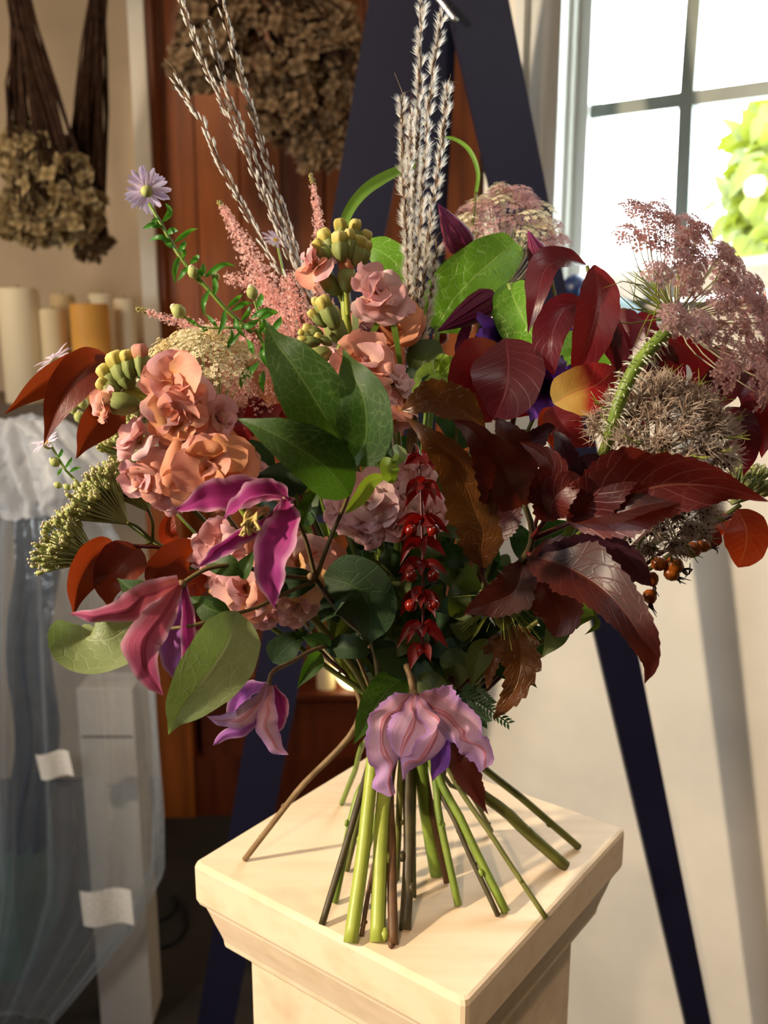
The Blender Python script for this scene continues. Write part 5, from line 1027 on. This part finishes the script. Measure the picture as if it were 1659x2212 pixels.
# ---- ninebark: dark serrated leaves
NB = dict(serr=.16, sn=15, nu=60, nv=17, crum=.003, cf=45.)
v = bq('ninebark_branch', 'ninebark branch with dark serrated brown and red leaves in the centre right', 'leaf branch', 7)
stem(v, [(1128, 1075, .535), (1150, 1150, .545), (1130, 1210, .56), (1060, 1275, .59), (960, 1430, .65)], 7, .0026, None, .0015)
twig(v, [(1150, 1160, .545), (1190, 1110, .52), (1215, 1075, .51)], .0015, 'stem_red'); twig(v, [(1140, 1195, .55), (1200, 1230, .53), (1290, 1290, .515)], .0016, 'stem_red'); twig(v, [(1150, 1165, .548), (1230, 1130, .53), (1270, 1110, .52)], .0018, 'stem_red'); twig(v, [(1040, 1220, .55), (1045, 1250, .56), (1060, 1275, .59)], .0016, 'stem_red')
leafpart(v, [(1044, 1225, .545), (1030, 1120, .525), (985, 1010, .508), (930, 945, .50), (866, 895, .505)], 62, 'nine_br', pr='lobed', fold=.25, wave=.06, wf=3, roll=14, **NB)
leafpart(v, [(1046, 925, .527), (1000, 885, .515), (945, 862, .508), (900, 868, .505), (864, 888, .51)], 40, 'nine_br', pr='ellip', fold=.3, wave=.05, roll=-22, **NB)
leafpart(v, [(1130, 1090, .53), (1085, 1020, .51), (1035, 945, .498), (978, 905, .50)], 74, 'nine', pr='lobed', fold=.45, wave=.06, roll=8, **NB)
leafpart(v, [(1120, 1080, .535), (1120, 1010, .525), (1100, 950, .52), (1070, 905, .525)], 46, 'nine', pr='ellip', fold=.35, wave=.05, roll=-24, **NB)
leafpart(v, [(1190, 1125, .52), (1185, 1060, .505), (1180, 1000, .50), (1126, 955, .505)], 50, 'nine_red', pr='lobed', fold=.35, wave=.05, roll=-10, **NB)
leafpart(v, [(1188, 1120, .518), (1200, 1070, .502), (1225, 1040, .497), (1250, 1022, .50)], 46, 'nine_red', pr='ellip', fold=.4, roll=16, **NB)
leafpart(v, [(1225, 1080, .535), (1225, 1020, .53), (1215, 965, .527), (1196, 928, .53)], 52, 'nine_pu', pr='lobed', fold=.3, roll=6, **NB)
leafpart(v, [(1240, 1080, .53), (1260, 1020, .525), (1290, 975, .525)], 42, 'nine_pu', pr='ellip', fold=.3, roll=-10, **NB)
leafpart(v, [(1110, 1060, .54), (1120, 990, .535), (1170, 930, .532), (1200, 925, .535)], 30, 'nine_pu', pr='ellip', fold=.3, roll=-20, **NB)
leafpart(v, [(1225, 1118, .52), (1310, 1090, .498), (1420, 1050, .482), (1540, 1050, .478), (1660, 1082, .482)], 98, 'nine_red', pr='ovate', fold=.45, wave=.05, roll=-18, L=1., Rr=.8, serr=.12, sn=22, nu=80, nv=19)
leafpart(v, [(1235, 1110, .512), (1290, 1060, .492), (1340, 1010, .485), (1400, 975, .487)], 58, 'nine_red', pr='ellip', fold=.35, roll=-10, **NB)
leafpart(v, [(1230, 1122, .515), (1300, 1115, .495), (1390, 1098, .482), (1470, 1082, .48)], 34, 'nine', pr='ellip', fold=.3, roll=40, **NB)
leafpart(v, [(1145, 1200, .545), (1225, 1225, .52), (1310, 1280, .495), (1375, 1360, .485), (1405, 1430, .487), (1392, 1478, .492)], 74, 'nine', pr='lobed', fold=.4, wave=.05, roll=14, serr=.12, sn=22, nu=80, nv=19)
leafpart(v, [(1160, 1205, .54), (1230, 1190, .525), (1320, 1190, .515), (1415, 1262, .512)], 48, 'nine_pu', pr='ellip', fold=.3, roll=-20, **NB)
leafpart(v, [(1130, 1215, .56), (1110, 1270, .55), (1060, 1300, .55), (1000, 1330, .56)], 54, 'nine', pr='lobed', fold=.3, roll=10, **NB)
leafpart(v, [(1140, 1210, .565), (1190, 1270, .555), (1210, 1330, .555), (1200, 1372, .56)], 60, 'nine', pr='ellip', fold=.25, roll=-12, **NB)
leafpart(v, [(1060, 1180, .57), (1080, 1110, .565), (1060, 1040, .565)], 50, 'nine', pr='ellip', fold=.25, roll=10, **NB)
v = bq('ninebark_branch', 'withered brown torn leaves hanging under the bouquet at the right of centre', 'leaf branch', 6)
stem(v, [(1080, 1370, .60), (1040, 1400, .615), (970, 1500, .655)], 6, .0018, None)
leafpart(v, [(1115, 1350, .60), (1125, 1410, .59), (1115, 1480, .585), (1066, 1556, .59)], 46, 'nine_br', pr='lobed', fold=.25, wave=.1, roll=10, serr=.3, sn=9, nu=60, nv=17)
leafpart(v, [(1085, 1370, .605), (1065, 1420, .60), (1052, 1490, .60)], 26, 'nine_br', pr='lobed', fold=.3, wave=.1, roll=-14, serr=.3, sn=8, nu=50, nv=13)
leafpart(v, [(985, 1425, .625), (1000, 1460, .618), (1012, 1505, .62)], 36, 'nine', pr='ovate', fold=.3, wave=.08, roll=10, serr=.2, nu=30, nv=11)
leafpart(v, [(975, 1560, .61), (985, 1620, .602), (1015, 1690, .60), (1056, 1762, .605)], 40, 'nine', pr='ovate', fold=.5, wave=.08, roll=20, serr=.15, nu=40, nv=11)

# ---- red hanging bracts
v = bq('bract_tassel', 'hanging tassel of dark red pointed bracts and berries in the middle', 'flower'); q = random.Random(3)
stem(v, [(908, 985, .56), (912, 1150, .548), (914, 1300, .545), (912, 1420, .548), (900, 1452, .58)], None, .0009, M['stem_red']) if False else MB().tube(pp([(895, 960, .60), (905, 985, .56), (912, 1150, .548), (914, 1300, .545), (912, 1400, .548)]), .0009, 7, 40).build('tassel_stem', M['stem_red'], v)
stem(v, [(895, 960, .60), (880, 1100, .63), (880, 1400, .668)], None, .0012, M['stem_red'])
for (y, w_, n) in ((985, 42, 5), (1045, 46, 6), (1120, 60, 7), (1168, 50, 6), (1218, 58, 7), (1282, 52, 7), (1352, 54, 7), (1398, 30, 4)):
    for i in range(n):
        a = 2*PI*i/n+q.random(); cx, sz_ = math.cos(a), math.sin(a); d0 = .548
        leafpart(v, [(912, y, d0), (912+w_*.5*cx, y+4+q.uniform(-6, 8), d0-.010*sz_), (912+w_*cx*q.uniform(.7, 1.1), y+q.uniform(14, 56), d0-.016*sz_)], q.uniform(11, 16), 'bract', 'bract', pr='ovate', fold=.35, roll=q.uniform(-30, 30), nu=12, nv=5)
    if y in (1120, 1218, 1282):
        for s_ in (-1, 1): MB().ball(P(912+s_*24, y+26, .540), .0040, n=9, m=7).build('berry', M['berry'], v)
# ---- rose hips
def hip(t, x, y, d, r, ang, mat):
    ax = nrm(CV(math.cos(R(ang)), math.sin(R(ang)), .15)); s_ = r*d/F; o = MB().lathe(P(x, y, d)-ax*s_*1.1, ax, [(0, s_*.2), (s_*.3, s_*.75), (s_*.9, s_), (s_*1.5, s_*.85), (s_*2., s_*.4)], 12).build('hip', M[mat], t)
    m_ = MB(); q = random.Random(int(x))
    for i in range(4): m_.tube([P(x, y, d)+ax*s_*.8, P(x, y, d)+ax*s_*1.3+np.array([q.gauss(0, .3) for _ in range(3)])*s_, P(x, y, d)+ax*s_*1.7+np.array([q.gauss(0, .6) for _ in range(3)])*s_], [s_*.16, s_*.04], 5, 5)
    m_.build('calyx_tip', M['hip_tip'], o)
v = bq('rose_hip_sprig', 'sprig of red rose hips behind the maroon clematis bud', 'rose hips'); stem(v, [(1020, 690, .68), (990, 800, .68), (920, 1200, .675)], None, .0012, M['stem_dark'])
hip(v, 1012, 752, .66, 15, 100, 'hip'); hip(v, 952, 725, .665, 18, 80, 'hip'); hip(v, 1008, 705, .67, 16, 60, 'hip_or'); twig(v, [(1012, 770, .66), (1000, 820, .67)], .0007, 'stem_dark'); twig(v, [(1050, 690, .66), (1048, 760, .665), (1035, 860, .67)], .0012, 'stem_dark'); twig(v, [(950, 745, .665), (985, 830, .67)], .0007, 'stem_brown')
v = bq('rose_hip_sprig', 'single bright red rose hip above the lacy brown seed head', 'rose hips'); stem(v, [(1510, 846, .545), (1535, 870, .56), (1400, 1100, .60), (1060, 1470, .67)], None, .0011, M['stem_dark']); hip(v, 1484, 846, .54, 17, 180, 'hip'); leafpart(v, [(1510, 845, .545), (1530, 850, .54), (1540, 862, .545)], 8, 'nine_pu', nu=10, nv=5)
v = bq('rose_hip_sprig', 'sprig of orange brown rose hips at the lower right under the lacy seed head', 'rose hips', 11); stem(v, [(1395, 1190, .585), (1330, 1240, .60), (1100, 1430, .65)], 11, .0012, M['stem_dark'])
for (x, y, r, a) in ((1425, 1218, 17, -20), (1458, 1222, 20, -30), (1452, 1240, 17, -35), (1498, 1186, 20, 10), (1408, 1252, 16, -70), (1404, 1290, 16, -80), (1520, 1180, 15, -10)): hip(v, x, y, .575, r, a, 'hip_or')
twig(v, [(1395, 1190, .585), (1430, 1210, .578)], .0008, 'stem_dark'); twig(v, [(1395, 1190, .585), (1480, 1190, .577)], .0008, 'stem_dark'); twig(v, [(1380, 1200, .587), (1405, 1240, .577)], .0008, 'stem_dark')

# ---- lit green leaves at the top, and lower right greens
v = bq('green_leaf_sprig', 'broad bright green backlit leaf standing behind the tall silvery grass', 'leaf branch'); stem(v, [(945, 705, .655), (930, 900, .66), (890, 1350, .67)], None, .002, M['stem_green'])
leafpart(v, [(940, 712, .655), (985, 640, .645), (1045, 580, .642), (1112, 522, .65)], 66, 'leaf_lit', pr='trunc', fold=.15, wave=.03, roll=12, nu=36, nv=17)
leafpart(v, [(945, 700, .67), (948, 640, .67), (965, 560, .675)], 32, 'leaf_dark', pr='ellip', nu=20, nv=9)
v = bq('green_leaf_sprig', 'green leaf with curled base beside the drooping burgundy leaf', 'leaf branch'); stem(v, [(1100, 612, .61), (1130, 800, .63), (1000, 1300, .67)], None, .0018, M['stem_green'])
leafpart(v, [(1100, 618, .612), (1120, 670, .60), (1150, 730, .598), (1165, 785, .605)], 58, 'leaf_lit', pr='round', fold=.25, roll=-20, nu=34, nv=15)
leafpart(v, [(1185, 800, .60), (1215, 760, .60), (1262, 720, .605)], 42, 'leaf_lit', pr='ellip', fold=.2, roll=20, nu=26, nv=11)
leafpart(v, [(1290, 790, .62), (1320, 760, .62), (1350, 735, .625)], 24, 'leaf_lit', pr='ellip', nu=16, nv=7); leafpart(v, [(1090, 690, .625), (1085, 650, .622), (1100, 610, .625)], 22, 'leaf_lit', pr='ellip', nu=16, nv=7)
v = bq('green_leaf_sprig', 'light green leaf between the yellow green buds and the silvery grass', 'leaf branch'); stem(v, [(880, 625, .65), (890, 900, .66), (880, 1300, .67)], None, .0016, M['stem_green'])
leafpart(v, [(782, 528, .66), (825, 545, .655), (865, 580, .655), (888, 628, .66)], 40, 'leaf_lit', pr='ellip', fold=.2, roll=-12, nu=30, nv=13)
v = bq('green_leaf_sprig', 'olive green leaves and lime florets right of the grass base', 'leaf branch'); stem(v, [(925, 850, .63), (900, 1100, .65), (880, 1400, .67)], None, .0016, M['stem_green'])
for pts, hw, mt in (([(900, 820, .625), (920, 770, .62), (945, 735, .625)], 42, 'leaf_olive'), ([(890, 850, .62), (930, 820, .615), (985, 790, .62)], 36, 'leaf_lime'), ([(960, 870, .63), (985, 830, .625), (1010, 800, .63)], 36, 'leaf_dark'), ([(905, 880, .62), (950, 860, .615), (990, 850, .62)], 32, 'leaf_olive'), ([(950, 810, .615), (972, 790, .612), (985, 770, .615)], 22, 'leaf_lime'), ([(940, 800, .615), (955, 780, .612), (950, 765, .615)], 18, 'leaf_lime')): leafpart(v, pts, hw, mt, pr='ellip', fold=.25, roll=rd.uniform(-25, 25), nu=20, nv=9)
v = bq('green_leaf_sprig', 'curling lime green leaves beside the pale pink stock in the centre', 'leaf branch'); stem(v, [(850, 1010, .56), (860, 1100, .60), (870, 1400, .665)], None, .0014, M['stem_green'])
for pts, hw, mt, rl in (([(845, 990, .555), (840, 1015, .545), (850, 1045, .55)], 24, 'leaf_lime', 20), ([(835, 1030, .555), (800, 1040, .545), (775, 1075, .545), (745, 1110, .55)], 20, 'leaf_lime', 30), ([(858, 960, .56), (862, 985, .55), (850, 1005, .555)], 18, 'clem_pale_sheen', 30), ([(740, 990, .53), (745, 1010, .53), (742, 1040, .53)], 22, 'leaf_lime', 0), ([(600, 1000, .56), (610, 1030, .555), (600, 1075, .56)], 60, 'leaf_dark', 10), ([(600, 1070, .565), (640, 1045, .56), (670, 1060, .565)], 26, 'leaf_lime', 10), ([(540, 950, .57), (560, 1000, .565), (575, 1050, .57)], 36, 'leaf_dark', 0)): leafpart(v, pts, hw, mt, pr='ellip', fold=.3, roll=rl, nu=24, nv=9)
v = bq('green_leaf_sprig', 'olive green leaves hanging at the lower right beside the easel leg', 'leaf branch', 18 if False else None); stem(v, [(1250, 1310, .585), (1150, 1350, .60), (1000, 1500, .655)], None, .0016, M['stem_olive'])
for pts, hw, mt, rl in (([(1215, 1330, .585), (1205, 1370, .58), (1170, 1422, .583)], 30, 'leaf_olive', -20), ([(1230, 1320, .58), (1250, 1310, .574), (1285, 1330, .577)], 34, 'leaf_lime', 20), ([(1270, 1290, .585), (1250, 1330, .58), (1245, 1360, .583)], 36, 'leaf_olive', 10), ([(1285, 1330, .585), (1290, 1350, .582), (1262, 1372, .585)], 7, 'leaf_olive', 0), ([(1050, 1380, .605), (1030, 1430, .60), (1018, 1485, .603)], 30, 'leaf_olive', 10), ([(1290, 1180, .58), (1270, 1160, .574), (1285, 1140, .577)], 32, 'leaf_lime', 0), ([(1250, 1200, .585), (1290, 1170, .58), (1330, 1140, .585)], 40, 'leaf_dark', 0), ([(1160, 1330, .59), (1190, 1340, .585), (1210, 1390, .588)], 30, 'leaf_dark', 0), ([(950, 1420, .62), (985, 1440, .615), (960, 1510, .618)], 34, 'leaf_olive', 10)): leafpart(v, pts, hw, mt, pr='ovate', fold=.3, roll=rl, nu=22, nv=9)
v = bq('seed_pod_sprig', 'green love in a mist seed pod with thread like bracts at lower centre', 'seed pod'); stem(v, [(1090, 1300, .575), (1070, 1270, .585), (1000, 1400, .64)], None, .0013, M['stem_green']); q = random.Random(8)
MB().lathe(P(1082, 1290, .572), CV(.1, -1, .2), [(0, .002), (.004, .0055), (.010, .0072), (.016, .0055), (.020, .002)], 10).build('pod', M['nig'], v); m_ = MB()
for i in range(42):
    a = q.random()*6.28; l = q.uniform(60, 120); b = P(1082, 1296, .572); dr = nrm(CV(math.cos(a)*.8, -.55+q.gauss(0, .3), math.sin(a)*.6+.2)); m_.tube([b, b+dr*l*.5*.57/F, b+dr*l*.57/F-np.array([0, 0, .004])], [.0004, .0001], 4, 6, cap=False)
m_.build('thread_bracts', M['thread'], v)
v = bq('fern_sprig', 'small dark green fern like sprig beside the faded clematis blossom', 'foliage', 19); stem(v, [(985, 1500, .62), (950, 1530, .64)], 19, .0012, M['stem_green']); m_ = MB()
for bx_ in ([(985, 1500, .615), (1030, 1515, .61), (1098, 1562, .61)], [(990, 1500, .615), (1025, 1495, .612), (1060, 1520, .612)], [(995, 1510, .615), (1020, 1540, .612), (1050, 1560, .612)]):
    c = spline(pp(bx_), 16); m_.tube(c, .0005, 5, 16)
    for i in range(2, 16):
        for s_ in (-1, 1):
            tt = nrm(c[i]-c[i-1]); o_ = nrm(np.cross(tt, FW))*s_; p = c[i]; l = 22*.61/F*(1-.5*i/16); m_.sheet([p, p+(o_+tt*.5)*l*.5, p+(o_+tt*.9)*l], 3.2*.61/F, 'lance', nu=5, nv=3)
m_.build('fronds', M['fern'], v)
